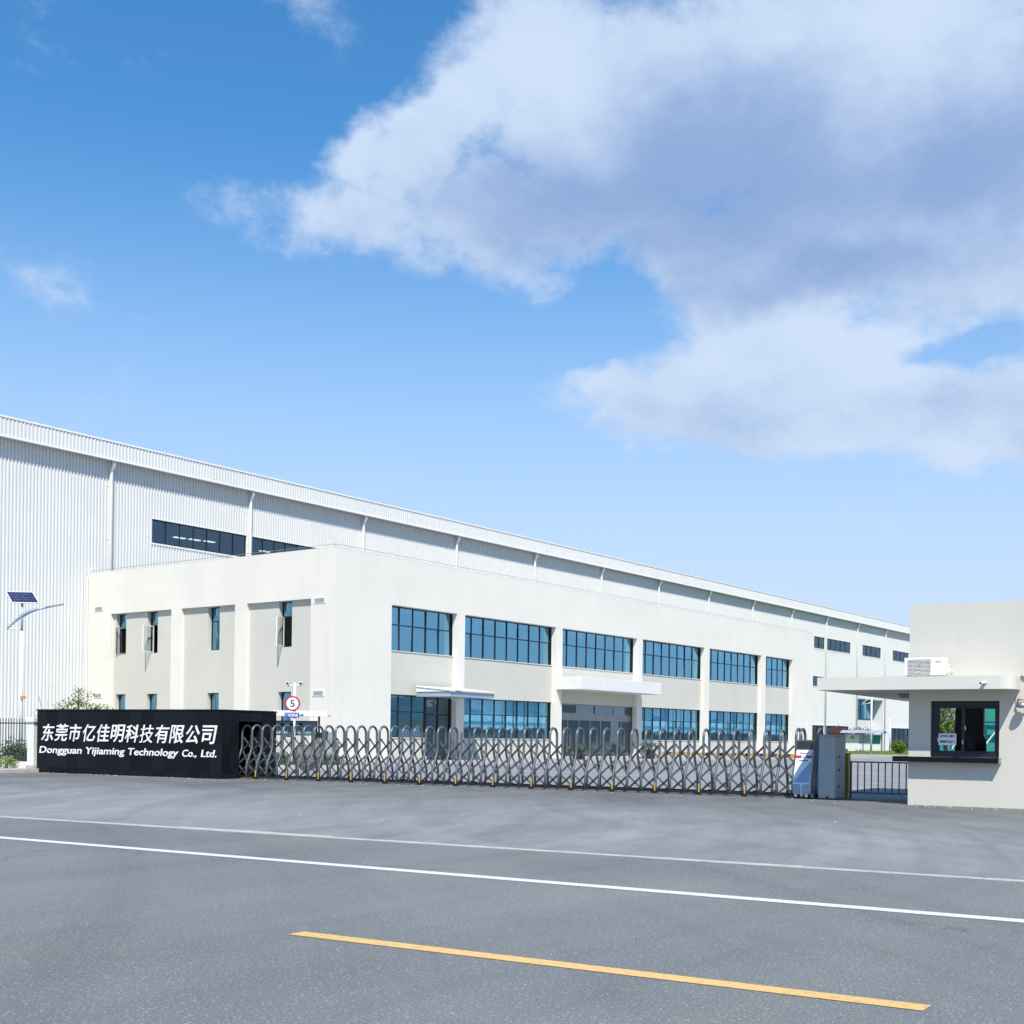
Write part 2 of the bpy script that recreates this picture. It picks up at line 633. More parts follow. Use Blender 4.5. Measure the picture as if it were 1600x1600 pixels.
M = {
    'plaster': plaster('pale_render', (0.765, 0.735, 0.66)),
    'panel': plaster('grey_render', (0.59, 0.575, 0.505), 0.2),
    'guard': plaster('guardhouse_render', (0.575, 0.56, 0.50), 0.18),
    'canopy': plaster('canopy_render', (0.62, 0.605, 0.55), 0.15),
    'white': mat('white_paint', (0.74, 0.74, 0.72), 0.5, var=0.04),
    'sheet': mat('white_sheet_metal', (0.675, 0.685, 0.67), 0.45, 0.0, var=0.025, vscale=0.4),
    'trim': mat('white_trim', (0.82, 0.82, 0.80), 0.45, var=0.03),
    'dark_alu': mat('dark_aluminium', (0.010, 0.014, 0.021), 0.45, 0.1, var=0.2),
    'grey_alu': mat('grey_aluminium', (0.30, 0.32, 0.34), 0.35, 0.6, var=0.1),
    'glass': coated_glass('blue_coated_glass'),
    'glass_dark': coated_glass('dark_hall_glass', (0.28, 0.38, 0.46), (0.26, 0.34, 0.38), 0.34),
    'glass_door': coated_glass('door_glass', (0.52, 0.66, 0.74), (0.55, 0.66, 0.68), 0.30),
    'glass_clear': coated_glass('clear_glass', (0.30, 0.33, 0.36), (0.80, 0.86, 0.86), 0.02, 0.1),
    'glass_low': coated_glass('ground_floor_glass', (0.36, 0.76, 1.0), (0.58, 0.90, 1.0), 0.26),
    'curtain': mat('pale_curtain', (0.72, 0.80, 0.86), 0.9, var=0.08, vscale=6),
    'inside': mat('interior_wall', (0.58, 0.58, 0.56), 0.9, var=0.05),
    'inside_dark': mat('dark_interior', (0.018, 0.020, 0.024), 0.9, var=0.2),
    'roofing': mat('roof_felt', (0.22, 0.22, 0.21), 0.9, var=0.15),
    'granite': granite('black_granite'),
    'letter': mat('white_letter', (0.86, 0.86, 0.86), 0.4, var=0.0),
    'steel': mat('brushed_steel', (0.13, 0.147, 0.163), 0.36, 0.35, var=0.12, vscale=9),
    'steel_dark': mat('dark_shaded_steel', (0.045, 0.05, 0.056), 0.45, 0.3, var=0.2, vscale=9),  # on the rising gate bars the shaded look is put into this colour
    'rubber': mat('black_rubber', (0.012, 0.012, 0.013), 0.8, var=0.2),
    'chrome': mat('bright_hub', (0.55, 0.56, 0.57), 0.25, 0.9, var=0.05),
    'yellow': mat('yellow_plate', (0.58, 0.36, 0.08), 0.5, var=0.12),
    'amber': mat('amber_housing', (0.36, 0.17, 0.012), 0.5, var=0.12, vscale=4),
    'black': mat('black_paint', (0.012, 0.012, 0.014), 0.5, var=0.1),
    'cabinet': mat('grey_cabinet_paint', (0.29, 0.345, 0.365), 0.5, var=0.07, vscale=3, bump=0.08),
    'motor_white': mat('motor_white', (0.72, 0.74, 0.78), 0.35, var=0.03),
    'motor_blue': mat('motor_blue', (0.26, 0.35, 0.52), 0.35, var=0.05),
    'red': mat('red_print', (0.45, 0.02, 0.03), 0.5, var=0.05),
    'navy': mat('navy_print', (0.01, 0.02, 0.10), 0.5, var=0.05),
    'sign_blue': mat('blue_sign', (0.015, 0.05, 0.38), 0.4, var=0.04),
    'sign_white': mat('white_sign', (0.80, 0.80, 0.80), 0.4, var=0.02),
    'screen': mat('dark_screen', (0.035, 0.04, 0.045), 0.12, var=0.3, vscale=6),
    'solar': mat('solar_cell', (0.018, 0.028, 0.10), 0.18, 0.2, var=0.2, vscale=2),
    'lamp_blue': mat('lamp_arm_paint', (0.36, 0.44, 0.55), 0.4, 0.2, var=0.06),
    'concrete': mat('kerb_concrete', (0.44, 0.42, 0.385), 0.9, var=0.14, vscale=3, bump=0.3),
    'pave': mat('paving', (0.34, 0.335, 0.325), 0.9, var=0.10, vscale=1.2, bump=0.2),
    'stone': mat('grey_boulder', (0.24, 0.26, 0.27), 0.85, var=0.3, vscale=3, bump=0.5, bscale=9),
    'stone_brown': mat('brown_boulder', (0.15, 0.13, 0.11), 0.85, var=0.35, vscale=4, bump=0.5, bscale=9),
    'pot': mat('dark_pot', (0.035, 0.026, 0.022), 0.5, var=0.2),
    'soil': mat('soil', (0.07, 0.05, 0.035), 1.0, var=0.3, vscale=5),
    'fence': mat('fence_steel', (0.075, 0.10, 0.12), 0.45, 0.4, var=0.1),
    'bark': mat('bark', (0.10, 0.075, 0.055), 0.9, var=0.3, vscale=6, bump=0.5),
    'leaf': leaf_mat('fresh_leaf', (0.06, 0.13, 0.02), (0.20, 0.26, 0.04)),
    'leaf_dark': leaf_mat('dark_leaf', (0.025, 0.065, 0.018), (0.08, 0.13, 0.03)),
    'leaf_pale': leaf_mat('pale_leaf', (0.16, 0.24, 0.06), (0.40, 0.46, 0.20)),
    'leaf_red': leaf_mat('red_leaf', (0.09, 0.03, 0.025), (0.20, 0.09, 0.06)),
    'leaf_bare': leaf_mat('dry_leaf', (0.05, 0.05, 0.03), (0.12, 0.11, 0.05)),
    'teal': mat('teal_steel', (0.02, 0.27, 0.22), 0.5, var=0.1),
    'plastic_beige': mat('beige_plastic', (0.55, 0.50, 0.42), 0.5, var=0.06),
    'lamp_on': lamp_mat('lit_tube', (1.0, 0.97, 0.9), 3.0),
    'asphalt': asphalt('road_asphalt', (0.148, 0.162, 0.160), (0.194, 0.210, 0.206), 0.7, sweeps=((-30.0, 40.0, 0.28),)),
    'line_white': road_paint('white_road_paint', (0.66, 0.66, 0.65)),
    'line_yellow': road_paint('yellow_road_paint', (0.70, 0.45, 0.17)),
}


def concrete_yard():
    m, nt, N, L = nodes_of('yard_concrete')
    v = mapped(N, L)
    c = tramp(N, L, tnoise(N, L, v, 0.3, 6, 0.65), [(0.3, (0.20, 0.205, 0.215)), (0.7, (0.28, 0.285, 0.29))])
    finish(nt, N, L, c, 0.9, 0, tnoise(N, L, v, 40, 3), 0.005, 0.3, 0.3)
    return m


def grass_mat():
    m, nt, N, L = nodes_of('lawn_grass')
    v = mapped(N, L)
    c = tramp(N, L, tnoise(N, L, v, 1.4, 8, 0.75), [(0.32, (0.055, 0.10, 0.018)), (0.55, (0.12, 0.18, 0.035)), (0.75, (0.20, 0.21, 0.08))])
    finish(nt, N, L, c, 0.95, 0, tnoise(N, L, v, 25, 4), 0.05, 0.8, 0.1)
    return m



def apron_mat():
    """driveway asphalt: newer and darker along the gate, bleached and dusty towards the road"""
    m = asphalt('apron_asphalt', (0.196, 0.209, 0.209), (0.256, 0.272, 0.272), 0.35, (0.36, 0.365, 0.355), 0.5, sweeps=((6.0, 36.0, 0.42), (40.0, -6.0, 0.34)))
    nt = m.node_tree
    N, L = nt.nodes, nt.links
    p = [n for n in N if n.type == 'BSDF_PRINCIPLED'][0]
    old = p.inputs['Base Color'].links[0].from_socket
    tc = N.new('ShaderNodeTexCoord')
    dt = N.new('ShaderNodeVectorMath')
    dt.operation = 'DOT_PRODUCT'
    L.new(tc.outputs['Object'], dt.inputs[0])
    dt.inputs[1].default_value = (0.9905, 0.1374, 0)
    ad = N.new('ShaderNodeMath')
    ad.operation = 'MULTIPLY_ADD'
    L.new(tnoise(N, L, mapped(N, L, (1, 0.35, 1)), 0.5, 6, 0.65), ad.inputs[0])
    ad.inputs[1].default_value = 7.0
    L.new(dt.outputs['Value'], ad.inputs[2])
    mr = N.new('ShaderNodeMapRange')
    mr.interpolation_type = 'SMOOTHSTEP'
    L.new(ad.outputs[0], mr.inputs[0])
    mr.inputs[1].default_value = 22.5
    mr.inputs[2].default_value = 33.0
    mr.inputs[3].default_value = 0.0
    mr.inputs[4].default_value = 0.72
    dk = tmix(N, L, 1.0, old, (0.50, 0.475, 0.455), 'MULTIPLY')
    L.new(tmix(N, L, mr.outputs[0], old, dk), p.inputs['Base Color'])
    return m


M['apron'] = apron_mat()
M['yard'] = concrete_yard()
M['grass'] = grass_mat()
M['earth'] = mat('open_ground', (0.10, 0.10, 0.055), 1.0, var=0.35, vscale=0.05)


# ------------------------------------------------------------------ small makers
def text_mesh(name, body, material, size, depth=0.01, bold=0.0, shear=0.0, width=None, height=None):
    """letters in the local XZ plane, front towards -Y, lower left corner at the origin"""
    cu = bpy.data.curves.new(name, 'FONT')
    cu.body = body
    cu.size = size
    cu.offset = bold
    cu.shear = shear
    cu.extrude = depth / 2
    cu.resolution_u = 3
    tmp = bpy.data.objects.new(name, cu)
    COL.objects.link(tmp)
    bpy.context.view_layer.update()
    me = bpy.data.meshes.new_from_object(tmp.evaluated_get(bpy.context.evaluated_depsgraph_get()))
    bpy.data.objects.remove(tmp)
    bpy.data.curves.remove(cu)
    me.name = name
    xs = [v.co.x for v in me.vertices]
    ys = [v.co.y for v in me.vertices]
    kx = width / (max(xs) - min(xs)) if width else 1.0
    ky = height / (max(ys) - min(ys)) if height else kx
    x0, y0 = min(xs), min(ys)
    for v in me.vertices:
        v.co = ((v.co.x - x0) * kx, -v.co.z, (v.co.y - y0) * ky)
    me.materials.clear()
    me.materials.append(material)
    return me


def leaf_cloud(mb, blobs, n, size, rnd, flat=0.0):
    """n leaf faces spread through ellipsoids (cx,cy,cz,rx,ry,rz), thicker near the skin"""
    tot = sum(b[3] * b[4] * b[5] for b in blobs)
    for b in blobs:
        k = max(1, int(n * b[3] * b[4] * b[5] / tot))
        for _ in range(k):
            d = Vector((rnd.gauss(0, 1), rnd.gauss(0, 1), rnd.gauss(0, 1))).normalized()
            rr = rnd.random() ** 0.45 * (0.85 + 0.3 * rnd.random())
            p = Vector((b[0] + d.x * b[3] * rr, b[1] + d.y * b[4] * rr, b[2] + d.z * b[5] * rr))
            if p.z < 0.02:
                continue
            nrm = (d + Vector((rnd.gauss(0, .6), rnd.gauss(0, .6), rnd.gauss(0.3, .6)))).normalized()
            a = nrm.cross(Vector((rnd.gauss(0, 1), rnd.gauss(0, 1), rnd.gauss(0, 1)))).normalized()
            c = nrm.cross(a)
            s = size * (0.6 + 0.8 * rnd.random())
            mb.add([p - a * s, p + c * s * 0.42 + nrm * s * 0.1, p + a * s, p - c * s * 0.42 + nrm * s * 0.1], [(0, 1, 2, 3)])


def shrub(name, loc, blobs, n, size, leafm, label, cat='shrub', group=None, stems=5, seed=1, stemr=0.02):
    rnd = random.Random(seed)
    root = tag(empty(name, loc), label, cat, group)
    mb = MB()
    leaf_cloud(mb, blobs, n, size, rnd)
    mb.build('foliage', leafm, root)
    st = MB()
    for i in range(stems):
        b = blobs[i % len(blobs)]
        q = Vector((b[0] + rnd.gauss(0, .3) * b[3], b[1] + rnd.gauss(0, .3) * b[4], b[2] + b[5] * 0.5))
        base = Vector((rnd.gauss(0, .05), rnd.gauss(0, .05), -0.02))
        mid = (base + q) / 2 + Vector((rnd.gauss(0, .05), rnd.gauss(0, .05), 0.05))
        st.tube([base, mid, q], [stemr, stemr * .7, stemr * .3], 5)
    st.build('stem', M['bark'], root)
    return root

# ================================================================== the setting
SIGN = Frame(26.72, 31.16, -83.5)
GATE = Frame(27.58, 31.28, -82.1)
GUARD = Frame(29.46, 10.02, -84.5)
EDGE = Frame(12.13, 19.83, -82.7)       # where the road meets the apron
ROAD = Frame(9.78, 15.95, -84.6)        # the white edge line


def sheet(name, pts, material, z=0.0):
    mb = MB()
    mb.add([(p[0], p[1], z) for p in pts], [tuple(range(len(pts)))])
    o = mb.build(name, material)
    if o.data.polygons[0].normal.z < 0:
        o.data.flip_normals()
    return setting(o)


sheet('ground', [(-2500, -2500), (2500, -2500), (2500, 2500), (-2500, 2500)], M['earth'], -0.06)
road = sheet('road', [EDGE(-160, 0), EDGE(160, 0), EDGE(160, -24), EDGE(-160, -24)], M['asphalt'], 0.0)
sheet('apron', [EDGE(-160, 0), EDGE(160, 0), GATE(170, -0.12), GATE(-170, -0.12)], M['apron'], 0.0)
sheet('gate_track', [GATE(-170, -0.12), GATE(170, -0.12), GATE(170, 1.15), GATE(-170, 1.15)],
      asphalt('track_concrete', (0.11, 0.11, 0.11), (0.20, 0.195, 0.185), 0.1, (0.34, 0.33, 0.31), 0.8), 0.0)
sheet('yard', [GATE(-170, 1.15), GATE(170, 1.15), GATE(170, 260), GATE(-170, 260)], M['yard'], 0.0)

# painted lines and the flush concrete edging belong to the road
mb = MB()
mb.add([ROAD(s, d, 0.004) for s, d in ((-60, -0.105), (60, -0.105), (60, 0.105), (-60, 0.105))], [(0, 1, 2, 3)])
mb.build('edge_line', M['line_white'], road)
mb = MB()
YL = Frame(6.63, 6.86, -84.4)
mb.add([YL(s, d, 0.004) for s, d in ((0.0, -0.105), (4.60, -0.11), (4.61, 0.065), (0.01, 0.07))], [(0, 1, 2, 3)])
mb.build('centre_line', M['line_yellow'], road)
rnd = random.Random(3)
for i in range(44):                    # cast edging stones, one metre each, a little uneven
    s0 = -14 + i * 1.0
    w0 = 0.075 + rnd.uniform(-0.015, 0.015)
    grow = 0.10 if 3.6 < s0 + 0.5 < 6.6 else 0.0
    e = MB().box(0.006, 0.994, -w0, w0 + grow, -0.05, 0.006 + rnd.uniform(0, 0.003))
    o = e.build('edging_stone', M['concrete'], road)
    o.location = EDGE(s0, 0)
    o.rotation_euler = (0, 0, R(-82.7 + rnd.uniform(-0.15, 0.15)))

# raised pavement left of the sign wall
mb = MB()
mb.prism([SIGN(s, d, -0.05) for s, d in ((-60, -5.5), (-8.55, -5.5), (-8.74, 0.0), (-8.74, 1.3), (-60, 1.3))], (0, 0, 0.16))
pv = setting(mb.build('pavement', M['pave'], None))
for i in range(8):                     # kerb stones along its edge
    k = MB().box(-0.15, 0.0, 0.004, 0.70, -0.05, 0.13)
    o = k.build('kerb_stone', M['concrete'], pv, bevel=0.012)
    p = SIGN(-8.44 - 0.02 * i, -5.5 + i * 0.715)
    o.location = p
    o.rotation_euler = (0, 0, R(-83.5 + rnd.uniform(-0.3, 0.3)))

# paved strip with a kerb in front of the offices
walk = setting(MB().box(41.5, 108, 39.9, 43.86, -0.05, 0.14).build('walkway', M['pave']))
for i in range(66):
    o = MB().box(0.006, 0.994, -0.14, -0.002, -0.05, 0.15).build('kerb_stone', M['concrete'], walk)
    o.location = (41.5 + i, 39.9, 0)
setting(MB().box(65.2, 74.4, 41.6, 43.84, 0.146, 0.26).build('entrance_step', M['concrete'], None, bevel=0.01))

# lawn behind the yard
lawn = setting(MB().box(113, 175, 22, 60, -0.05, 0.16).build('lawn', M['grass']))
for i in range(38):
    o = MB().box(-0.22, -0.002, 0.006, 0.994, -0.05, 0.24).build('kerb_stone', M['concrete'], lawn)
    o.location = (113, 22 + i, 0)

# low hills across the plain, behind the viewer; distance haze put into their blue
hl = MB()
hrnd = random.Random(12)
NH = 90
for i in range(NH + 1):
    a = R(-75 + 85 * i / NH)
    h = 0.6 * (74 + 30 * math.sin(i * 0.21) + 18 * math.sin(i * 0.53 + 1) + 9 * math.sin(i * 1.3) + hrnd.uniform(-3, 3))
    for rr, f in ((1300, 0.0), (1420, 0.55), (1560, 1.0), (1900, 0.0)):
        hl.v.append((rr * math.cos(a), rr * math.sin(a), h * f - 0.5))
for i in range(NH):
    for k in range(3):
        b = 4 * i + k
        hl.f.append((b, b + 4, b + 5, b + 1))
setting(hl.build('hills', mat('hazy_hill_woods', (0.085, 0.125, 0.155), 1.0, var=0.25, vscale=0.01), None, True))

# ================================================================== warehouse
X0, X1, YW = 24.2, 190.1, 64.28
WH = tag(empty('warehouse', (X0, YW, 0)), 'long white ribbed sheet metal factory hall behind the offices', 'warehouse')
PITCH = 0.22


def corrugate(mb, x0, x1, z0, z1, y, dep=0.065, pitch=PITCH):
    n = max(1, round((x1 - x0) / pitch))
    p = (x1 - x0) / n
    for i in range(n):
        xs = [x0 + i * p + f * p for f in (0, 0.52, 0.57, 0.93, 0.98)]
        ys = [y, y, y - dep, y - dep, y]
        b = len(mb.v)
        for a, c in zip(xs, ys):
            mb.v += [(a, c, z0), (a, c, z1)]
        mb.v += [(x0 + (i + 1) * p, y, z0), (x0 + (i + 1) * p, y, z1)]
        for k in range(5):
            mb.f.append((b + 2 * k, b + 2 * k + 2, b + 2 * k + 3, b + 2 * k + 1))


def snap(x):
    return round((x - X0) / PITCH) * PITCH + X0


W_HOLES = [(49.34, 57.02, 13.22, 14.70), (57.42, 67.9, 13.22, 14.70), (68.5, 78.9, 13.22, 14.70),
           (152.5, 156.0, 13.35, 14.85), (156.5, 164.9, 13.35, 14.85), (169.5, 176.7, 13.35, 14.85), (181.4, 188.6, 13.35, 14.85),
           (152.3, 156.0, 8.45, 9.72), (156.5, 161.2, 8.45, 9.72), (169.5, 176.7, 8.45, 9.72), (181.4, 188.6, 8.45, 9.72),
           (167.9, 178.0, 0.0, 7.40), (152.2, 156.0, 0.0, 3.40), (156.5, 164.6, 0.0, 3.40), (181.3, 189.0, 0.0, 3.40)]
W_HOLES = [(snap(a), snap(b), c, d) for a, b, c, d in W_HOLES]
mb = MB()
cuts = sorted({X0, snap(X1)} | {v for h in W_HOLES for v in h[:2]})
WTOP = 17.95
for a, b in zip(cuts, cuts[1:]):
    if b - a < 0.05:
        continue
    holes = sorted((h[2], h[3]) for h in W_HOLES if h[0] <= a + 0.01 and h[1] >= b - 0.01)
    z = 0.0
    for h0, h1 in holes + [(WTOP, None)]:
        if h0 - z > 0.01:
            corrugate(mb, a - X0, b - X0, z, h0, 0.0)
        z = h1
mb.build('wall', M['sheet'], WH)
LW = X1 - X0
mb = MB()
mb.box(LW, LW + 0.1, 0, 60, 0, 18.6).box(-0.1, 0, 0, 60, 0, 18.6).box(0, LW, 60, 60.1, 0, 18.6)
mb.build('end_wall', M['sheet'], WH)
FY, FB, FT = -0.56, 17.76, 18.72          # fascia of the eave
mb = MB()
corrugate(mb, -0.3, LW + 0.2, FB, FT, FY, 0.04, 0.24)
mb.build('fascia', M['sheet'], WH)
MB().box(-0.35, LW + 0.25, FY - 0.06, FY + 0.10, FT + 0.002, FT + 0.10).build('ridge_flashing', M['trim'], WH)
MB().box(-0.35, LW + 0.25, FY - 0.045, FY + 0.02, FB - 0.11, FB - 0.002).build('drip_trim', M['trim'], WH)
MB().box(-0.3, LW + 0.2, FY + 0.022, -0.04, FB - 0.05, FB + 0.02).build('soffit', M['sheet'], WH)
MB().add([(-0.3, FY + 0.1, FT), (LW + 0.2, FY + 0.1, FT), (LW + 0.2, 30, FT + 1.9), (-0.3, 30, FT + 1.9), (LW + 0.2, 60.1, FT), (-0.3, 60.1, FT)],
         [(0, 1, 2, 3), (3, 2, 4, 5)]).build('roof', M['sheet'], WH)
MB().box(0.1, LW - 0.1, 9.0, 9.1, 0, 18.0).build('inner_partition', M['inside_dark'], WH)
MB().box(0.1, LW - 0.1, 0.1, 9.0, -0.04, 0.02).build('hall_floor', M['inside_dark'], WH)
dp = MB().tube([(0, FY + 0.15, FB - 0.06), (0, FY + 0.15, FB - 0.28), (0, FY + 0.18, FB - 0.36), (0, -0.20, FB - 0.62), (0, -0.17, FB - 0.74), (0, -0.17, 0.05)], 0.115, 10)
for zc in (16.2, 13.0, 10.9, 7.5, 4.0, 1.2):
    dp.box(-0.16, 0.16, -0.05, -0.036, zc, zc + 0.08)
dp_me = dp.mesh('downpipe', M['trim'], True)
for k in range(-2, 14):
    x = 46.2 + 11.0 * k
    if x < X0 + 0.3:
        continue
    link('downpipe', dp_me, WH).location = (x - X0, 0, 0)


def tbox(mb, T, u0, u1, d0, d1, z0, z1):
    mb.add([T(u0, d0, z0), T(u1, d0, z0), T(u1, d1, z0), T(u0, d1, z0), T(u0, d0, z1), T(u1, d0, z1), T(u1, d1, z1), T(u0, d1, z1)],
           [(0, 3, 2, 1), (4, 5, 6, 7), (0, 1, 5, 4), (1, 2, 6, 5), (2, 3, 7, 6), (3, 0, 4, 7)])


prnd = random.Random(5)


def pane_mesh(T, w, h, glass):
    o = Vector(T(0, 0, 0))
    c = [Vector(T(u, 0, z)) - o for u, z in ((-w / 2, -h / 2), (w / 2, -h / 2), (w / 2, h / 2), (-w / 2, h / 2))]
    return MB().add(c, [(0, 1, 2, 3)]).mesh('pane', glass)


def window(root, T, u0, u1, z0, z1, cols, rows=(), fr=0.055, dep=0.09, frame=None, glass=None, jitter=0.6, name='window', skip=()):
    """one framed window; rows are the heights of the cross bars; each pane is its own piece"""
    frame = frame or M['dark_alu']
    glass = glass or M['glass']
    mb = MB()
    us = [u0 + (u1 - u0) * i / cols for i in range(cols + 1)]
    zs = [z0] + list(rows) + [z1]
    tbox(mb, T, u0, u1, 0, dep, z0, z0 + fr)
    tbox(mb, T, u0, u1, 0, dep, z1 - fr, z1)
    for i, u in enumerate(us):
        a, b = (u, u + fr) if i == 0 else ((u - fr, u) if i == cols else (u - fr / 2, u + fr / 2))
        tbox(mb, T, a, b, 0.002, dep - 0.002, z0 + fr, z1 - fr)
    for z in rows:
        tbox(mb, T, u0 + fr, u1 - fr, 0.004, dep - 0.004, z - fr / 2, z + fr / 2)
    w = mb.build(name, frame, root)
    for r in range(len(zs) - 1):
        pw, ph = (u1 - u0) / cols - fr, zs[r + 1] - zs[r] - fr
        me = pane_mesh(T, pw, ph, glass)
        for i in range(cols):
            if (i, r) in skip:
                continue
            p = link('pane', me, w)
            p.location = T((us[i] + us[i + 1]) / 2, dep * 0.5, (zs[r] + zs[r + 1]) / 2)
            p.rotation_euler = (R(prnd.gauss(0, jitter)), 0, R(prnd.gauss(0, jitter)))
    return w


TW = lambda u, d, z: (u - X0, d, z)
for k, (a, b, c, d) in enumerate(W_HOLES):
    if k < 11:
        n = max(2, round((b - a) / (1.1 if k < 3 else 1.9)))
        w = window(WH, lambda u, dd, z: TW(u, dd + 0.03, z), a + 0.02, b - 0.02, c + 0.02, d - 0.02, n, (), 0.05, 0.08, glass=M['glass_dark'])
        tr = MB()
        tr.box(a - X0 - 0.12, b - X0 + 0.12, -0.07, 0.03, c - 0.10, c).box(a - X0 - 0.08, b - X0 + 0.08, -0.06, 0.03, d, d + 0.07)
        tr.box(a - X0 - 0.08, a - X0, -0.06, 0.03, c, d).box(b - X0, b - X0 + 0.08, -0.06, 0.03, c, d)
        tr.build('window_trim', M['trim'], w)
# the deep glazed portal and the ground floor openings at the far end
a, b, c, d = W_HOLES[11]
pt = MB()
pt.box(a - X0 - 0.002, a - X0 + 0.12, 0.0, 1.6, 0, d).box(b - X0 - 0.12, b - X0 + 0.002, 0.0, 1.6, 0, d).box(a - X0 + 0.12, b - X0 - 0.12, 0, 1.6, d - 0.12, d)
pt.build('portal', M['sheet'], WH)
window(WH, lambda u, dd, z: TW(u, dd + 1.45, z), a + 0.14, b - 0.14, 4.55, 7.25, 4, (), 0.10, 0.1, glass=M['glass'])
MB().box(a - X0 + 0.14, b - X0 - 0.14, 1.5, 1.56, 0.02, 4.5).build('roller_door', M['sheet'], WH)
for k in (12, 13, 14):
    a, b, c, d = W_HOLES[k]
    window(WH, lambda u, dd, z: TW(u, dd + 0.05, z), a + 0.02, b - 0.02, 0.05, d - 0.02, max(2, round((b - a) / 2.0)), (2.4,), 0.08, 0.1, glass=M['glass_door'])
    MB().box(a - X0 - 0.1, b - X0 + 0.1, -0.08, 0.03, d, d + 0.14).build('window_trim', M['trim'], WH)
for x, y in ((52.9, 2.2), (55.3, 3.6), (57.9, 5.2), (62.0, 4.0)):
    MB().box(x - X0, x - X0 + 0.85, y, y + 0.30, 13.75 + 0.22 * y, 13.80 + 0.22 * y).build('tube_lamp', M['lamp_on'], WH)

# ================================================================== offices
OX, OY = 44.7, 43.88
OF = tag(empty('office_building', (OX, OY, 0)), 'two storey cream office block with blue window bands', 'building')
LX, DY, HT = 59.2, 64.22 - OY, 10.75
Z1a, Z1b, Z2a, Z2b = 1.30, 3.62, 5.88, 8.28
BAYS = [(48.9, 54.35), (55.05, 64.1), (64.83, 73.95), (74.66, 83.75), (84.54, 93.57), (94.4, 99.7)]
BAYS = [(a - OX, b - OX) for a, b in BAYS]
mb = MB()
mb.box(0, LX, 0, 0.34, Z2b, HT)                                   # long side: band under the parapet, piers, corners
edges = [0.0] + [v for b in BAYS for v in b] + [LX]
for i in range(0, len(edges), 2):
    mb.box(edges[i], edges[i + 1], 0, 0.34, 0, Z2b)
SB = [(OY + DY - (y1 - OY) * 0 - y1, 0) for y1 in ()]
SREC = [(56.47 - OY, 61.9 - OY), (51.23 - OY, 55.6 - OY), (45.56 - OY, 50.3 - OY)]      # short side bays, local y
mb.box(0, 0.34, 0.34, DY, Z2b, HT)
ye = [0.34] + [v for r in reversed(SREC) for v in r] + [DY]
for i in range(0, len(ye), 2):
    mb.box(0, 0.34, ye[i], ye[i + 1], 0, Z2b)
mb.box(LX - 0.34, LX, 0.34, DY, 0, HT)
mb.build('wall', M['plaster'], OF)
mb = MB()
mb.box(-0.004, LX + 0.004, -0.004, 0.36, HT + 0.001, HT + 0.03).box(-0.004, 0.36, 0.36, DY, HT + 0.001, HT + 0.03).box(LX - 0.36, LX + 0.004, 0.36, DY, HT + 0.001, HT + 0.03)
mb.build('coping', M['plaster'], OF)
MB().box(0.34, LX - 0.34, 0.34, DY, 9.7, 9.9).build('roof', M['roofing'], OF)
MB().box(0.5, LX - 0.34, 0.5, DY, 4.15, 4.45).build('floor_slab', M['inside'], OF)
MB().box(0.5, LX - 0.34, 0.5, DY, 0.05, 0.16).build('ground_slab', M['inside'], OF)
mb = MB()
mb.box(0.5, LX - 0.34, 6.5, 6.6, 0.16, 4.15).box(0.5, LX - 0.34, 6.5, 6.6, 4.45, 9.7)
mb.build('inner_wall', M['inside'], OF)
MB().box(0.5, LX - 0.34, 0.52, 6.5, 8.75, 8.80).build('ceiling', M['inside'], OF)
wire = MB()
for a, b in (((0.1, 0.1), (LX - 0.1, 0.1)), ((0.1, 0.1), (0.1, DY - 0.2))):
    wire.tube([(a[0], a[1], HT + 0.17), (b[0], b[1], HT + 0.17)], 0.012, 5)
    n = 14 if b[0] > 1 else 6
    for k in range(n):
        t = k / (n - 1)
        x, y = a[0] + (b[0] - a[0]) * t, a[1] + (b[1] - a[1]) * t
        wire.tube([(x, y, HT + 0.04), (x, y, HT + 0.17)], 0.01, 5)
wire.build('lightning_wire', M['grey_alu'], OF)

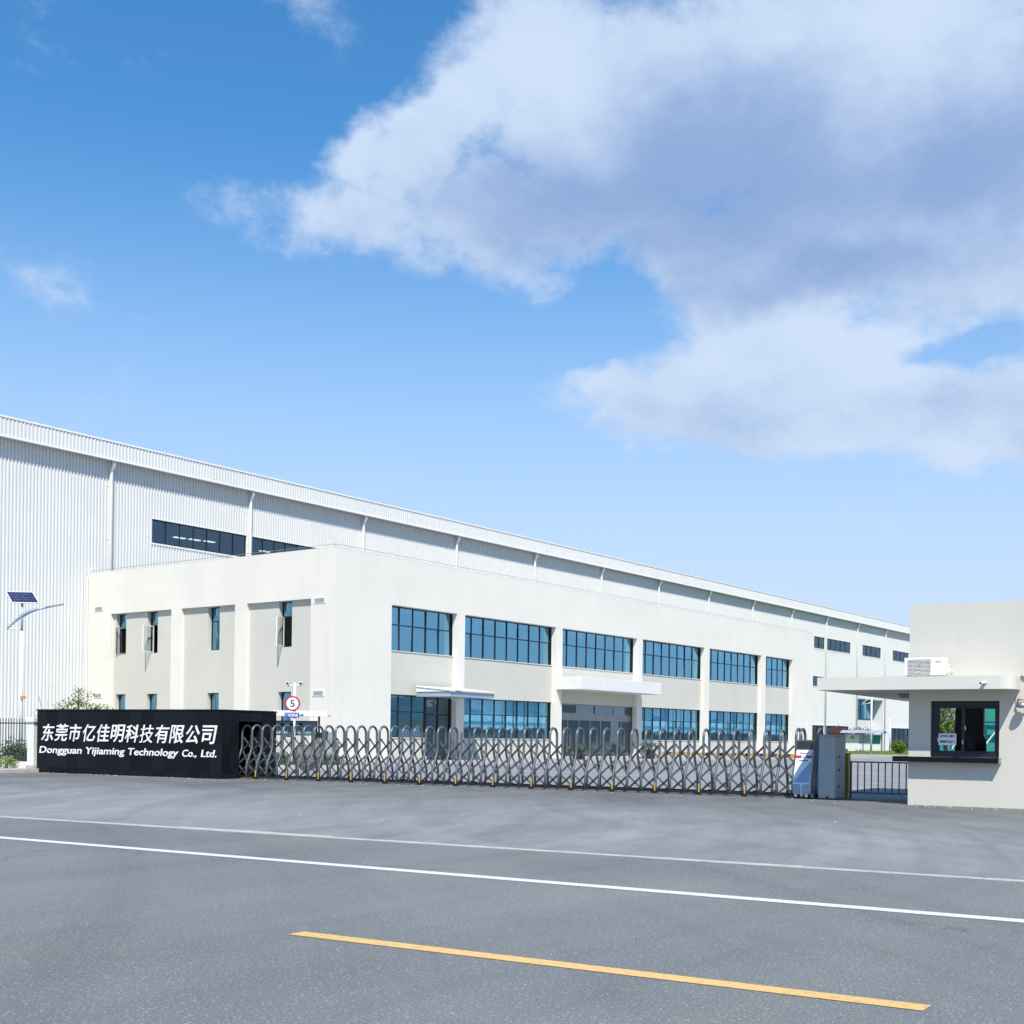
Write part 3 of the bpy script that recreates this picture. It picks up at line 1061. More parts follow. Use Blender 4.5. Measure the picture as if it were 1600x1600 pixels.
TL = lambda u, d, z: (u, 0.42 + d, z)                                 # long side: u = x, glass plane set back
COLS = [5, 8, 8, 8, 8, 5]
crnd = random.Random(8)
for k, (a, b) in enumerate(BAYS):
    MB().box(a, b, 0.28, 0.62, Z1b, Z2a).build('spandrel_panel', M['panel'], OF)
    MB().box(a, b, 0.34, 0.62, Z2b, Z2b + 0.3).build('lintel', M['panel'], OF)
    w = window(OF, TL, a, b, Z2a, Z2b, COLS[k], (Z2a + 1.42,))
    MB().box(a, b, 0.24, 0.419, Z2a + 0.002, Z2a + 0.04).build('sill', M['plaster'], w)
    for i in range(COLS[k]):                # roller blinds let down unevenly behind the upper glass
        if crnd.random() < 0.5:
            u0, u1 = a + (b - a) * i / COLS[k] + 0.04, a + (b - a) * (i + 1) / COLS[k] - 0.04
            dn = crnd.choice((0.25, 0.35, 0.5, 0.9))
            MB().box(u0, u1, 0.70, 0.71, Z2b - 0.05 - dn, Z2b - 0.05).build('blind', M['curtain'], OF)
    if k == 2:
        continue
    a1 = a
    if k == 0:
        b1 = a + (b - a) * 0.6
    else:
        b1 = b
    MB().box(a, b1 if k == 0 else b, 0.28, 0.62, 0.1, Z1a).build('plinth_panel', M['panel'], OF)
    w = window(OF, TL, a, b1, Z1a, Z1b, 3 if k == 0 else COLS[k], (Z1a + 1.42,), glass=M['glass'] if k == 0 else M['glass_low'])
    MB().box(a, b1, 0.24, 0.419, Z1a + 0.002, Z1a + 0.04).build('sill', M['plaster'], w)
    if k == 0:                              # glazed side door
        dr = window(OF, TL, b1 + 0.03, b, 0.16, Z1b, 2, (2.62,), 0.08, 0.10, glass=M['glass_door'], name='door')
        MB().tube([TL((b1 + b) / 2 - 0.14, -0.06, 0.95), TL((b1 + b) / 2 - 0.14, -0.06, 1.55)], 0.016, 6).build('handle', M['chrome'], dr)
    else:                                   # curtains, one width per pane column, drawn up unevenly
        n = COLS[k]
        for i in range(n):
            u0, u1 = a + (b - a) * i / n + 0.03, a + (b - a) * (i + 1) / n - 0.03
            low = Z1a + crnd.choice((0.55, 0.6, 0.62, 0.66))
            c = MB()
            seg = 10
            for j in range(seg + 1):
                t = j / seg
                x = u0 + (u1 - u0) * t
                y = 0.72 + 0.035 * math.sin(t * 22 + i)
                sag = low + 0.10 * (2 * t - 1) ** 2
                c.v += [(x, y, sag), (x, y, Z1b - 0.03)]
            for j in range(seg):
                c.f.append((2 * j, 2 * j + 2, 2 * j + 3, 2 * j + 1))
            c.build('curtain', M['curtain'], OF, True)

# main entrance in the third bay
a, b = BAYS[2]
MB().box(a, b, 0.28, 0.62, 3.602, Z1b).build('door_head', M['panel'], OF)
mb = MB()
tbox(mb, TL, a, b, -0.02, 0.12, 2.66, 2.94)
mb.build('door_header', M['grey_alu'], OF)
window(OF, TL, a, b, 2.942, 3.60, 4, (), 0.07, 0.1, frame=M['grey_alu'], glass=M['glass_door'], name='transom_light')
window(OF, TL, a, b, 0.20, 2.655, 7, (), 0.09, 0.1, frame=M['grey_alu'], glass=M['glass_door'], name='sliding_door')
cn = MB().box(64.2 - OX, 74.1 - OX, -1.83, -0.003, 4.42, 5.2)
cano = cn.build('entrance_canopy', M['white'], OF, bevel=0.02)
for u in (21.6, 24.4, 27.2):
    MB().box(u, u + 0.9, -1.25, -0.55, 4.40, 4.418).build('soffit_lamp', M['sign_white'], cano)
# small sheet roof over the side door
aw = MB()
aw.box(50.95 - OX, 54.7 - OX, -2.38, -0.003, 3.54, 3.80)
awn = aw.build('door_awning', M['lamp_blue'], OF)
r = MB()
n = 24
for i in range(n):
    xs = [6.15 + i * 4.0 / n + f * 4.0 / n for f in (0, 0.4, 0.55, 0.85, 1)]
    zs = [0, 0, 0.05, 0.05, 0]
    bse = len(r.v)
    for x, z in zip(xs, zs):
        r.v += [(x, -2.50, 3.84 + z), (x, -0.003, 4.08 + z)]
    for k in range(4):
        r.f.append((bse + 2 * k, bse + 2 * k + 2, bse + 2 * k + 3, bse + 2 * k + 1))
r.build('roof_sheet', M['sheet'], awn)
MB().add([(6.2, -2.38, 3.80), (6.2, -0.003, 3.80), (6.2, -0.003, 4.07), (6.2, -2.38, 3.85)], [(0, 1, 2, 3)]).build('gable_sheet', M['white'], awn)

# short side: recessed panels with narrow windows, some casements pushed open
TS = lambda u, d, z: (0.42 + d, -u, z)          # u grows to the right as seen from outside
SWIN = [[(60.72 - OY, 61.62 - OY), (57.87 - OY, 58.78 - OY)], [(52.65 - OY, 53.58 - OY)], [(47.1 - OY, 48.05 - OY)]]


def grid(mb, a0, a1, z0, z1, holes, mk):
    cut = sorted({a0, a1} | {v for h in holes for v in h[:2]})
    for p, q in zip(cut, cut[1:]):
        hs = sorted((h[2], h[3]) for h in holes if h[0] <= p + 1e-6 and h[1] >= q - 1e-6)
        z = z0
        for h0, h1 in hs + [(z1, None)]:
            if h0 - z > 1e-4:
                mk(p, q, z, h0)
            z = h1


OPEN_WIN = [((0, 0), (22, 0.03)), ((0, 1), (98, 0.62)), ((2, 0), (112, 0.80))]
for k, (y0, y1) in enumerate(SREC):
    holes = []
    for (wa, wb) in SWIN[k]:
        holes += [(wa, wb, Z2a + 0.04, Z2b - 0.02), (wa, wb, Z1a, Z1b)]
    mb = MB()
    grid(mb, y0, y1, 0, Z2b, holes, lambda p, q, z0, z1: mb.box(0.19, 0.55, p, q, z0, z1))
    mb.build('recess_panel', M['panel'], OF)
    for j, (wa, wb) in enumerate(SWIN[k]):
        ang = dict(OPEN_WIN).get((k, j))
        zt = Z2a + 1.62
        w = window(OF, TS, -wb, -wa, Z2a + 0.04, Z2b - 0.02, 1, (zt,), 0.05, 0.07, skip=((0, 0),) if ang else ())
        if ang:                              # casement hinged at its right edge, pushed outwards
            sash = MB()
            ww, z0, z1 = wb - wa - 0.06, Z2a + 0.08, zt - 0.03
            sash.box(-0.02, 0.02, 0, 0.05, z0, z1).box(-0.02, 0.02, ww - 0.05, ww, z0, z1).box(-0.02, 0.02, 0.05, ww - 0.05, z0, z0 + 0.05).box(-0.02, 0.02, 0.05, ww - 0.05, z1 - 0.05, z1)
            so = sash.build('casement', M['grey_alu'] if ang[0] < 70 else M['trim'], w)
            so.location = (0.40, wa + ang[1], 0)
            so.rotation_euler = (0, 0, R(ang[0]))
            gl = MB().add([(0, 0.05, z0 + 0.05), (0, ww - 0.05, z0 + 0.05), (0, ww - 0.05, z1 - 0.05), (0, 0.05, z1 - 0.05)], [(0, 1, 2, 3)])
            gl.build('pane', M['glass_clear'], w)
            g = w.children[-1]
            g.location, g.rotation_euler = so.location, so.rotation_euler
        window(OF, TS, -wb, -wa, Z1a, Z1b, 1, (Z1a + 0.75,), 0.05, 0.07)
for (y, z) in ((63.05, 8.64), (44.94, 8.17), (63.04, 3.56), (44.95, 3.52)):      # wall vents
    v = MB()
    yl = y - OY
    v.box(-0.025, -0.001, yl - 0.42, yl + 0.42, z - 0.17, z + 0.17)
    vo = v.build('vent_cover', M['white'], OF, bevel=0.01)
    s = MB()
    for q in range(4):
        s.box(-0.032, -0.026, yl - 0.32, yl + 0.32, z - 0.11 + q * 0.055, z - 0.08 + q * 0.055)
    s.build('louvre', M['grey_alu'], vo)
MB().tube([(-0.09, DY - 0.12, 10.55), (-0.09, DY - 0.12, 0.1)], 0.06, 8).build('drain_pipe', M['plaster'], OF)

# ================================================================== sign wall
SW = tag(empty('sign_wall', SIGN(0, 0), SIGN.deg), 'long low black granite entrance wall with raised white company lettering', 'sign wall')
SWL, SWH, SWD = 8.70, 2.23, 2.62
core = MB()
core.box(-SWL + 0.03, -1.30, 0.03, SWD - 0.03, 0, SWH - 0.04)
core.box(-1.30, -0.03, 0.03, 0.79, 0, SWH - 0.04).box(-1.30, -0.03, 1.88, SWD - 0.03, 0, SWH - 0.04).box(-1.30, -0.03, 0.79, 1.88, 1.86, SWH - 0.04)
core.build('core', M['black'], SW)
srnd = random.Random(2)
npan = 17
pw = SWL / npan
zrow = [(0.0, 0.20), (0.20, 1.12), (1.12, SWH - 0.06)]
for z0, z1 in zrow:
    for i in range(npan):
        dy = srnd.uniform(0, 0.004)
        MB().box(-SWL + i * pw + 0.003, -SWL + (i + 1) * pw - 0.003, -dy, 0.028, z0 + 0.003, z1 - 0.003).build('granite_slab', M['granite'], SW)
for (d0, d1) in ((0.03, 0.41), (0.41, 0.79), (1.88, 2.25), (2.25, SWD)):
    for z0, z1 in zrow:
        MB().box(-0.028, srnd.uniform(0, 0.003), d0 + 0.003, d1 - 0.003, z0 + 0.003, z1 - 0.003).build('granite_slab', M['granite'], SW)
for (d0, d1) in ((0.79, 1.33), (1.33, 1.88)):
    MB().box(-0.028, 0.0, d0 + 0.003, d1 - 0.003, 1.863, SWH - 0.063).build('granite_slab', M['granite'], SW)
for i in range(6):
    MB().box(-SWL - 0.02 + i * (SWL + 0.04) / 6, -SWL - 0.02 + (i + 1) * (SWL + 0.04) / 6 - 0.004, -0.02, SWD + 0.02, SWH - 0.058, SWH).build('coping_slab', M['granite'], SW)
chars = '东莞市亿佳明科技有限公司'
adv = (8.44 - 0.20) / len(chars)
for i, ch in enumerate(chars):
    me = text_mesh('letter', ch, M['letter'], 1.0, 0.02, 0.0 if ch == '技' else 0.010, 0.0, 0.60 if ch != '市' else 0.57, 0.60)
    for v in me.vertices:
        v.co.x += v.co.z * 0.20
    o = link('letter', me, SW)
    o.location = (-8.47 + i * adv, -0.016, 1.115)
words = [('Dongguan', -8.57, 2.13), ('Yijiaming', -6.27, 1.90), ('Technology', -4.22, 2.30), ('Co.,', -1.73, 0.64), ('Ltd.', -0.88, 0.66)]
for wd, x, wid in words:
    me = text_mesh('lettering', wd, M['letter'], 1.0, 0.016, 0.013, 0.0, wid)
    zs = [v.co.z for v in me.vertices]
    cap = {'Dongguan': 0.91, 'Yijiaming': 0.91, 'Technology': 0.91, 'Co.,': 0.86, 'Ltd.': 0.69}[wd]
    k = (0.315 if cap > 0.8 else 0.235) / max(zs)
    low = 0.075 if cap > 0.88 else (0.045 if cap > 0.8 else 0.0)
    if wd == 'Co.,':
        k = 0.275 / max(zs)
    for v in me.vertices:
        v.co.z = v.co.z * k
        v.co.x += v.co.z * 0.20
    o = link('lettering', me, SW)
    o.location = (x, -0.014, 0.69 - low)

# ================================================================== retractable gate
RG = tag(empty('retractable_gate', GATE(0, 0), GATE.deg), 'long grey steel accordion gate closed across the factory entrance', 'gate')
NU, S0 = 44, -0.14
GP = (17.83 - S0) / (NU - 1)
ZT = 1.74


def arch_pts(zt, f0=0.0, f1=0.27, b1=0.73, b0=1.0):
    p = [(0, f0, 0.05), (0, f0, 0.40), (0, f0 + 0.03, 0.52), (0, f1 - 0.05, 0.90), (0, f1 - 0.01, 1.02), (0, f1, 1.12)]
    r = (b1 - f1) / 2
    for k in range(13):
        t = math.pi * k / 12
        p.append((0, (f1 + b1) / 2 - r * math.cos(t), zt - r + r * math.sin(t)))
    p += [(0, b1, 1.12), (0, b1 + 0.01, 1.02), (0, b1 + 0.05, 0.90), (0, b0 - 0.03, 0.52), (0, b0, 0.40), (0, b0, 0.05)]
    return p


arch_me = MB().tube(arch_pts(ZT), 0.037, 8, up=(1, 0, 0)).mesh('arch_tube', M['steel'], True)
LEV = [(0.09, 0.0), (0.46, 0.0), (0.91, 0.235), (1.34, 0.27)]


def lattice():
    """the crossing bars of one bay, each its own piece, and the bolts that pin them"""
    up_, dn_, bolts = [], [], MB()
    for k in range(3):
        (za, da), (zb, db) = LEV[k], LEV[k + 1]
        up_.append(MB().bar((0, da + 0.055, za), (GP, db + 0.055, zb), 0.056, 0.016, (0, 1, 0)).mesh('scissor_bar', M['steel_dark']))  # rising bars: shaded look painted in with the darker steel
        dn_.append(MB().bar((0, db + 0.080, zb), (GP, da + 0.080, za), 0.050, 0.016, (0, 1, 0)).mesh('scissor_bar', M['steel']))  # falling bars: lit look painted in with the paler steel
        bolts.tube([(GP / 2, (da + db) / 2 + 0.035, (za + zb) / 2), (GP / 2, (da + db) / 2 + 0.10, (za + zb) / 2)], 0.018, 6)
    for z, dd in LEV:
        bolts.tube([(0, dd + 0.03, z), (0, dd + 0.12, z)], 0.03, 6)
    return up_, dn_, bolts.mesh('pivot_bolts', M['black'])


bars_up, bars_dn, lat_f = lattice()
plate_me = MB().box(-0.017, 0.017, -0.052, -0.041, 0.08, 0.30).mesh('reflector_plate', M['yellow'])
whl_me = MB().box(-0.10, 0.10, -0.03, 0.04, 0.06, 0.12).tube([(0, -0.035, 0.05), (0, 0.03, 0.05)], 0.05, 12).tube([(-0.07, -0.03, 0.04), (-0.07, 0.03, 0.04)], 0.04, 10).mesh('castor', M['rubber'])
foot_me = MB().box(-GP / 2 + 0.01, GP / 2 - 0.01, 0.005, 0.045, 0.05, 0.10).mesh('foot_rail', M['black'])
for i in range(NU):
    s = S0 + i * GP
    link('arch_tube', arch_me, RG).location = (s, 0, 0)
    link('foot_rail', foot_me, RG).location = (s + GP / 2, 0, 0)
    link('foot_rail', foot_me, RG).location = (s + GP / 2, 0.95, 0)
    if i < NU - 1:
        for me_ in bars_up + bars_dn:
            link('scissor_bar', me_, RG).location = (s, 0, 0)
        link('pivot_bolts', lat_f, RG).location = (s, 0, 0)
    if i % 3 == 2:
        link('reflector_plate', plate_me, RG).location = (s, 0, 0)
        link('castor', whl_me, RG).location = (s, 0, 0)
        link('castor', whl_me, RG).location = (s, 1.0, 0)
# last linkage up to the drive unit
sL = S0 + (NU - 1) * GP
for z0, z1 in ((0.09, 0.46), (0.46, 0.91), (0.91, 1.34)):
    MB().bar((sL, 0.06, z0), (18.22, 0.2, z1), 0.05, 0.016, (0, 1, 0)).build('scissor_bar', M['steel_dark'], RG)  # again shaded and lit looks painted by darker and paler steel
    MB().bar((sL, 0.09, z1), (18.22, 0.22, z0), 0.05, 0.016, (0, 1, 0)).build('scissor_bar', M['steel'], RG)

# drive unit at the gate's leading end
DU = tag(empty('gate_drive_unit', GATE(18.45, 0), GATE.deg), 'white and blue gate motor cart with red band leading the accordion gate', 'gate motor')
for s in (-0.20, -0.09, 0.36):
    link('arch_tube', arch_me, DU).location = (s, 0, 0.04)
x0, x1 = -0.17, 0.27
prof = lambda y0, z0, y1, z1: [(x0, y0, z0), (x0, y1, z1)]
body = MB()
front = [(-0.10, 0.10), (-0.13, 0.36), (-0.12, 0.40), (0.20, 1.24)]           # (d, z) of the sloping front
back = [(0.80, 1.24), (0.95, 0.40), (0.95, 0.10)]
outl = front + back
body.prism([(x0, d, z) for d, z in outl], (x1 - x0, 0, 0))
bd = body.build('body', M['motor_white'], DU, bevel=0.012)
MB().add([(x1 - 0.015, 0.09, 0.98 - 0.006), (x1 - 0.015, -0.126 + 0.005, 0.42), (x0 + 0.02, -0.122, 0.42), ],
         [(0, 1, 2)]).build('blue_flash', M['motor_blue'], DU).location = (0, -0.008, 0)
MB().add([(x1 - 0.05, 0.165, 1.20), (x1 - 0.015, 0.165, 1.20), (x1 - 0.015, 0.09, 0.98)], [(0, 1, 2)]).build('blue_flash', M['motor_blue'], DU).location = (0, -0.012, 0)
for a, b in ((x0 + 0.02, 0.02), (0.09, x1 - 0.02)):
    MB().box(a, b, -0.16, -0.118, 0.12, 0.37).build('lower_panel', M['motor_blue'], DU, bevel=0.008)
hd = MB().box(x0 - 0.02, x1 + 0.02, 0.22, 0.80, 1.245, 1.50).build('control_head', M['steel'], DU, bevel=0.012)
MB().box(x0 + 0.02, x1 - 0.02, 0.205, 0.222, 1.285, 1.465).build('display', M['screen'], hd)
sl = (0.20 + 0.12) / (1.24 - 0.40)


def on_front(xa, xb, za, zb, off=0.006):
    ya, yb = -0.12 + (za - 0.40) * sl - off, -0.12 + (zb - 0.40) * sl - off
    return [(xa, ya, za), (xb, ya, za), (xb, yb, zb), (xa, yb, zb)]


MB().add(on_front(x0 + 0.005, x1 - 0.005, 1.03, 1.10), [(0, 1, 2, 3)]).build('red_band', M['red'], DU)
disc = [(0.05 + 0.065 * math.cos(t * math.pi / 10), 1.065 + 0.065 * math.sin(t * math.pi / 10)) for t in range(20)]
MB().add([(x, -0.12 + (z - 0.40) * sl - 0.010, z) for x, z in disc], [tuple(range(20))]).build('emblem', M['motor_white'], DU)
disc = [(0.05 + 0.035 * math.cos(t * math.pi / 8), 1.06 + 0.035 * math.sin(t * math.pi / 8)) for t in range(16)]
MB().add([(x, -0.12 + (z - 0.40) * sl - 0.013, z) for x, z in disc], [tuple(range(16))]).build('emblem', M['lamp_blue'], DU)
wg = MB()
for sgn in (-1, 1):
    wg.add([(0.05 + sgn * x, -0.12 + (z - 0.40) * sl - 0.008, z) for x, z in ((0.0, 1.155), (0.05, 1.155), (0.12, 1.20), (0.11, 1.175), (0.06, 1.14), (0.0, 1.135))], [(0, 1, 2, 3, 4, 5)])
wg.build('winged_emblem', M['navy'], DU)
tx = MB()
for i in range(5):
    tx.add(on_front(-0.06 + i * 0.045, -0.025 + i * 0.045, 0.955, 0.985), [(0, 1, 2, 3)])
tx.build('maker_mark', M['navy'], DU)
for sx in (-0.08, 0.19):
    w = MB().tube([(sx, -0.13, 0.085), (sx, -0.03, 0.085)], 0.085, 20).build('wheel', M['rubber'], DU, True)
    MB().tube([(sx, -0.142, 0.085), (sx, -0.131, 0.085)], 0.045, 16).build('hub', M['chrome'], w)
    w = MB().tube([(sx, 0.85, 0.085), (sx, 0.95, 0.085)], 0.085, 20).build('wheel', M['rubber'], DU, True)

# cabinet, barrier and side railing right of the gate
CB = tag(empty('control_cabinet', GUARD(-2.42, 0.85), GUARD.deg), 'tall plain grey steel cabinet between gate motor and railing', 'cabinet')
MB().box(0, 0.43, 0, 0.88, 0.03, 1.60).build('body', M['cabinet'], CB, bevel=0.012)
MB().box(-0.012, 0.442, -0.012, 0.892, 1.602, 1.635).build('lid', M['cabinet'], CB, bevel=0.006)
MB().box(0.02, 0.41, 0.02, 0.86, -0.02, 0.03).build('plinth', M['black'], CB)
MB().box(0.20, 0.27, -0.006, 0.0, 0.035, 0.085).build('cable_slot', M['black'], CB)
for z in (1.05, 0.72, 0.30):
    MB().box(0.432, 0.45, 0.30, 0.34, z, z + 0.06).build('hinge', M['black'], CB)

BG = tag(empty('barrier_gate', GATE(19.38, 1.45), GATE.deg), 'amber barrier housing with yellow and black striped boom behind accordion gate', 'barrier')
MB().box(-0.32, -0.05, -0.16, 0.16, 0.0, 1.13).build('housing', M['amber'], BG, bevel=0.012)
MB().box(-0.34, -0.03, -0.18, 0.18, 1.132, 1.165).build('lid', M['amber'], BG, bevel=0.005)
MB().box(-0.048, -0.038, -0.12, 0.12, 0.1, 1.05).build('service_door', M['amber'], BG)
n, L0 = 14, 5.25
bm_ = MB().box(-L0, -0.22, -0.222, -0.182, 1.025, 1.115).build('boom', M['yellow'], BG)
for i in range(n - 1):
    x = -L0 + (i + 0.5) * L0 / n
    MB().add([(x - 0.02, -0.225, 1.025), (x + 0.10, -0.225, 1.025), (x + 0.16, -0.225, 1.115), (x + 0.04, -0.225, 1.115)], [(0, 1, 2, 3)]).build('black_stripe', M['black'], bm_)

RL = tag(empty('railing', GATE(19.45, 1.05), GATE.deg), 'short grey bar railing between grey cabinet and guardhouse', 'railing')
MB().box(0.0, 1.62, -0.02, 0.02, 0.93, 0.965).build('top_rail', M['steel_dark'], RL)
MB().box(0.0, 1.62, -0.02, 0.02, 0.14, 0.17).build('bottom_rail', M['steel_dark'], RL)
for i in range(10):
    x = 0.03 + i * 1.56 / 9
    z0 = 0.0 if i in (0, 9) else 0.172
    MB().tube([(x, 0, z0), (x, 0, 0.928)], 0.016 if i not in (0, 9) else 0.025, 8).build('baluster', M['steel_dark'], RL)

# ================================================================== guardhouse
GH = tag(empty('guardhouse', GUARD(0, 0), GUARD.deg), 'flat roofed pale guardhouse with wide canopy and dark sliding window', 'guardhouse')
WS0, WS1, WZ0, WZ1 = 0.50, 2.03, 1.14, 2.45
GR, GD, GTOP = 6.5, 2.15, 4.72
mb = MB()
grid(mb, 0, GR, 0, GTOP, [(WS0, WS1, WZ0, WZ1)], lambda p, q, z0, z1: mb.box(p, q, 0, 0.20, z0, z1))
grid(mb, 0, GR, 0, GTOP, [(0.20, 0.66, 1.18, 2.42), (1.33, 2.2, 1.18, 2.32)], lambda p, q, z0, z1: mb.box(p, q, GD - 0.15, GD, z0, z1))
mb.box(0, 0.18, 0.20, GD - 0.15, 0, GTOP).box(GR - 0.2, GR, 0.20, GD - 0.15, 0, GTOP)
mb.build('wall', M['guard'], GH)
MB().box(0.18, GR - 0.2, 0.2, GD - 0.15, 4.3, 4.45).build('roof', M['roofing'], GH)
MB().box(0.18, GR - 0.2, 0.2, GD - 0.15, 2.6, 2.7).build('ceiling', M['inside_dark'], GH)
MB().box(0.181, 0.20, 0.202, GD - 0.152, 0.03, 2.6).build('wall_lining', M['inside_dark'], GH)
MB().box(0.66, 1.33, GD - 0.17, GD - 0.152, 0.03, 2.6).build('wall_lining', M['inside_dark'], GH)
MB().box(2.6, 2.65, 0.22, GD - 0.18, 0.03, 2.6).build('partition', M['inside_dark'], GH)
MB().box(0.2, GR - 0.2, 0.2, GD - 0.15, -0.02, 0.42).build('floor', M['inside_dark'], GH)
# canopy: an L with a rounded front corner
out = [(-1.95, -0.86)]
for k in range(7):
    t = -math.pi / 2 + k * math.pi / 12
    out.append((2.17 + 0.30 * math.cos(t), -0.56 + 0.30 * math.sin(t)))
out += [(2.47, -0.003), (-0.003, -0.003), (-0.003, 8.0), (-1.95, 8.0)]
cn = MB().prism([(x, y, 2.69) for x, y in out], (0, 0, 0.30)).build('canopy', M['canopy'], GH)
MB().lathe([(0.22, 0), (0.25, 0.05), (0.24, 0.09)], 20, (-0.55, 2.2, 2.598)).build('soffit_lamp', M['grey_alu'], cn, True)
MB().box(-1.85, -1.75, 7.85, 7.95, 0, 2.69).build('canopy_post', M['white'], cn)
mb = MB().prism([(x, y, 1.02) for x, y in ((-0.31, -0.25), (2.06, -0.25), (2.06, -0.003), (-0.003, -0.003), (-0.003, 0.9), (-0.31, 0.9))], (0, 0, 0.12))
ct = mb.build('counter', M['granite'], GH)
MB().box(2.062, 2.085, -0.255, -0.003, 1.015, 1.142).build('counter_end', M['grey_alu'], ct)
TG = lambda u, d, z: (u, 0.10 + d, z)
fr = MB()
for a, b, c, d in ((WS0, WS1, WZ0, WZ0 + 0.10), (WS0, WS1, WZ1 - 0.12, WZ1), (WS0, WS0 + 0.13, WZ0 + 0.10, WZ1 - 0.12), (WS1 - 0.06, WS1, WZ0 + 0.10, WZ1 - 0.12)):
    tbox(fr, TG, a, b, 0, 0.09, c, d)
wf = fr.build('window', M['dark_alu'], GH)
for (a, b, off) in ((0.63, 1.24, 0.01), (1.18, 1.97, 0.05)):
    sh = MB()
    z0, z1 = WZ0 + 0.10, WZ1 - 0.12
    for (p, q, r_, s_) in ((a, a + 0.06, z0, z1), (b - 0.06, b, z0, z1), (a + 0.06, b - 0.06, z0, z0 + 0.05), (a + 0.06, b - 0.06, z1 - 0.05, z1)):
        tbox(sh, TG, p, q, off, off + 0.035, r_, s_)
    sh.build('sash', M['dark_alu'], wf)
    MB().add([TG(u, off + 0.018, z) for u, z in ((a + 0.06, z0 + 0.05), (b - 0.06, z0 + 0.05), (b - 0.06, z1 - 0.05), (a + 0.06, z1 - 0.05))], [(0, 1, 2, 3)]).build('pane', M['glass_clear'], wf)
for x, z in ((0.645, 1.50), (1.205, 1.45), (1.26, 1.78)):
    MB().box(x, x + 0.02, 0.085, 0.10, z, z + 0.09).build('latch', M['chrome'], wf)

NT = tag(empty('window_notice', GUARD(0.67, 0.095), GUARD.deg), 'white paper notice with blue characters taped inside guardhouse window', 'notice')
MB().box(0, 0.40, 0.0, 0.003, 1.42, 1.69).build('sheet', M['sign_white'], NT)
for line, z, wd in (('货车禁止通行', 1.60, 0.34), ('请绕行北门', 1.47, 0.33)):
    link('lettering', text_mesh('lettering', line, M['navy'], 1.0, 0.002, 0.03, 0, wd, 0.06), NT).location = (0.03, -0.003, z)

CH = tag(empty('office_chair', GUARD(1.32, 1.05, 0.42), GUARD.deg + 30), 'black padded office chair seen dimly through guardhouse window', 'chair')
bk = MB()
for k in range(9):                        # curved padded back
    t = -1 + 2 * k / 8
    h = 1.32 - 0.20 * abs(t) ** 2.2
    x, y = 0.28 * t, 0.06 * t * t
    bk.v += [(x, y, 0.58), (x, y, h), (x, y + 0.07, h), (x, y + 0.07, 0.58)]
for k in range(8):
    b0 = 4 * k
    for j in range(4):
        bk.f.append((b0 + j, b0 + (j + 1) % 4, b0 + 4 + (j + 1) % 4, b0 + 4 + j))
bk.f += [(0, 1, 2, 3), (35, 34, 33, 32)]
bk.build('backrest', M['black'], CH, True)
MB().box(-0.27, 0.27, -0.5, 0.05, 0.42, 0.51).build('seat', M['black'], CH, bevel=0.03)
for sx in (-0.31, 0.27):
    MB().box(sx, sx + 0.04, -0.4, 0.02, 0.68, 0.72).box(sx, sx + 0.04, -0.22, -0.16, 0.47, 0.68).build('armrest', M['black'], CH)
MB().tube([(0, -0.22, 0.12), (0, -0.22, 0.42)], 0.03, 8).build('gas_lift', M['black'], CH)
st = MB()
for k in range(5):
    t = 2 * math.pi * k / 5
    st.bar((0, -0.22, 0.12), (0.30 * math.cos(t), -0.22 + 0.30 * math.sin(t), 0.07), 0.04, 0.03)
    st.tube([(0.30 * math.cos(t), -0.24 + 0.30 * math.sin(t), 0.05), (0.30 * math.cos(t), -0.20 + 0.30 * math.sin(t), 0.05)], 0.03, 8)
st.build('star_base', M['black'], CH)

AC = tag(empty('air_conditioner', GUARD(0.0, -0.52, 2.99), GUARD.deg), 'white outdoor air conditioner unit standing on guardhouse canopy', 'air conditioner')
MB().box(0.0, 0.92, 0, 0.34, 0.03, 0.45).build('casing', M['white'], AC, bevel=0.015)
for x in (0.08, 0.78):
    MB().box(x, x + 0.06, -0.01, 0.36, 0.0, 0.03).build('foot', M['grey_alu'], AC)
MB().box(0.09, 0.60, -0.006, 0.0, 0.06, 0.40).build('fan_shade_plate', mat('fan_shade', (0.10, 0.10, 0.10), 0.7), AC)  # dark plate; the shade inside the fan opening is put into its colour
g = MB()
for k in range(11):
    g.box(0.085, 0.605, -0.016, -0.008, 0.065 + k * 0.031, 0.078 + k * 0.031)
for rr in (0.06, 0.11, 0.16):
    pts = [(0.345 + rr * math.cos(t * math.pi / 12), -0.02, 0.23 + rr * math.sin(t * math.pi / 12)) for t in range(25)]
    g.tube(pts, 0.004, 5)
g.build('grille', M['white'], AC)
MB().box(0.63, 0.635, -0.004, -0.001, 0.06, 0.42).build('panel_joint', M['grey_alu'], AC)
MB().lathe([(0.013, 0), (0.013, 0.003)], 12).build('maker_mark', M['red'], AC)
AC.children[-1].rotation_euler = (R(90), 0, 0)
AC.children[-1].location = (0.69, -0.001, 0.345)
tx = MB()
for k in range(4):
    tx.box(0.715 + k * 0.03, 0.737 + k * 0.03, -0.004, -0.001, 0.335, 0.357)
tx.build('maker_mark', M['grey_alu'], AC)
MB().box(0.922, 0.98, 0.08, 0.26, 0.08, 0.30).build('valve_cover', M['white'], AC, bevel=0.02)
MB().tube([(0.95, 0.17, 0.12), (1.03, 0.20, 0.16), (1.03, 0.30, 0.10), (0.98, 0.42, 0.04), (0.98, 0.515, 0.03)], 0.018, 6).build('pipe', M['white'], AC, True)

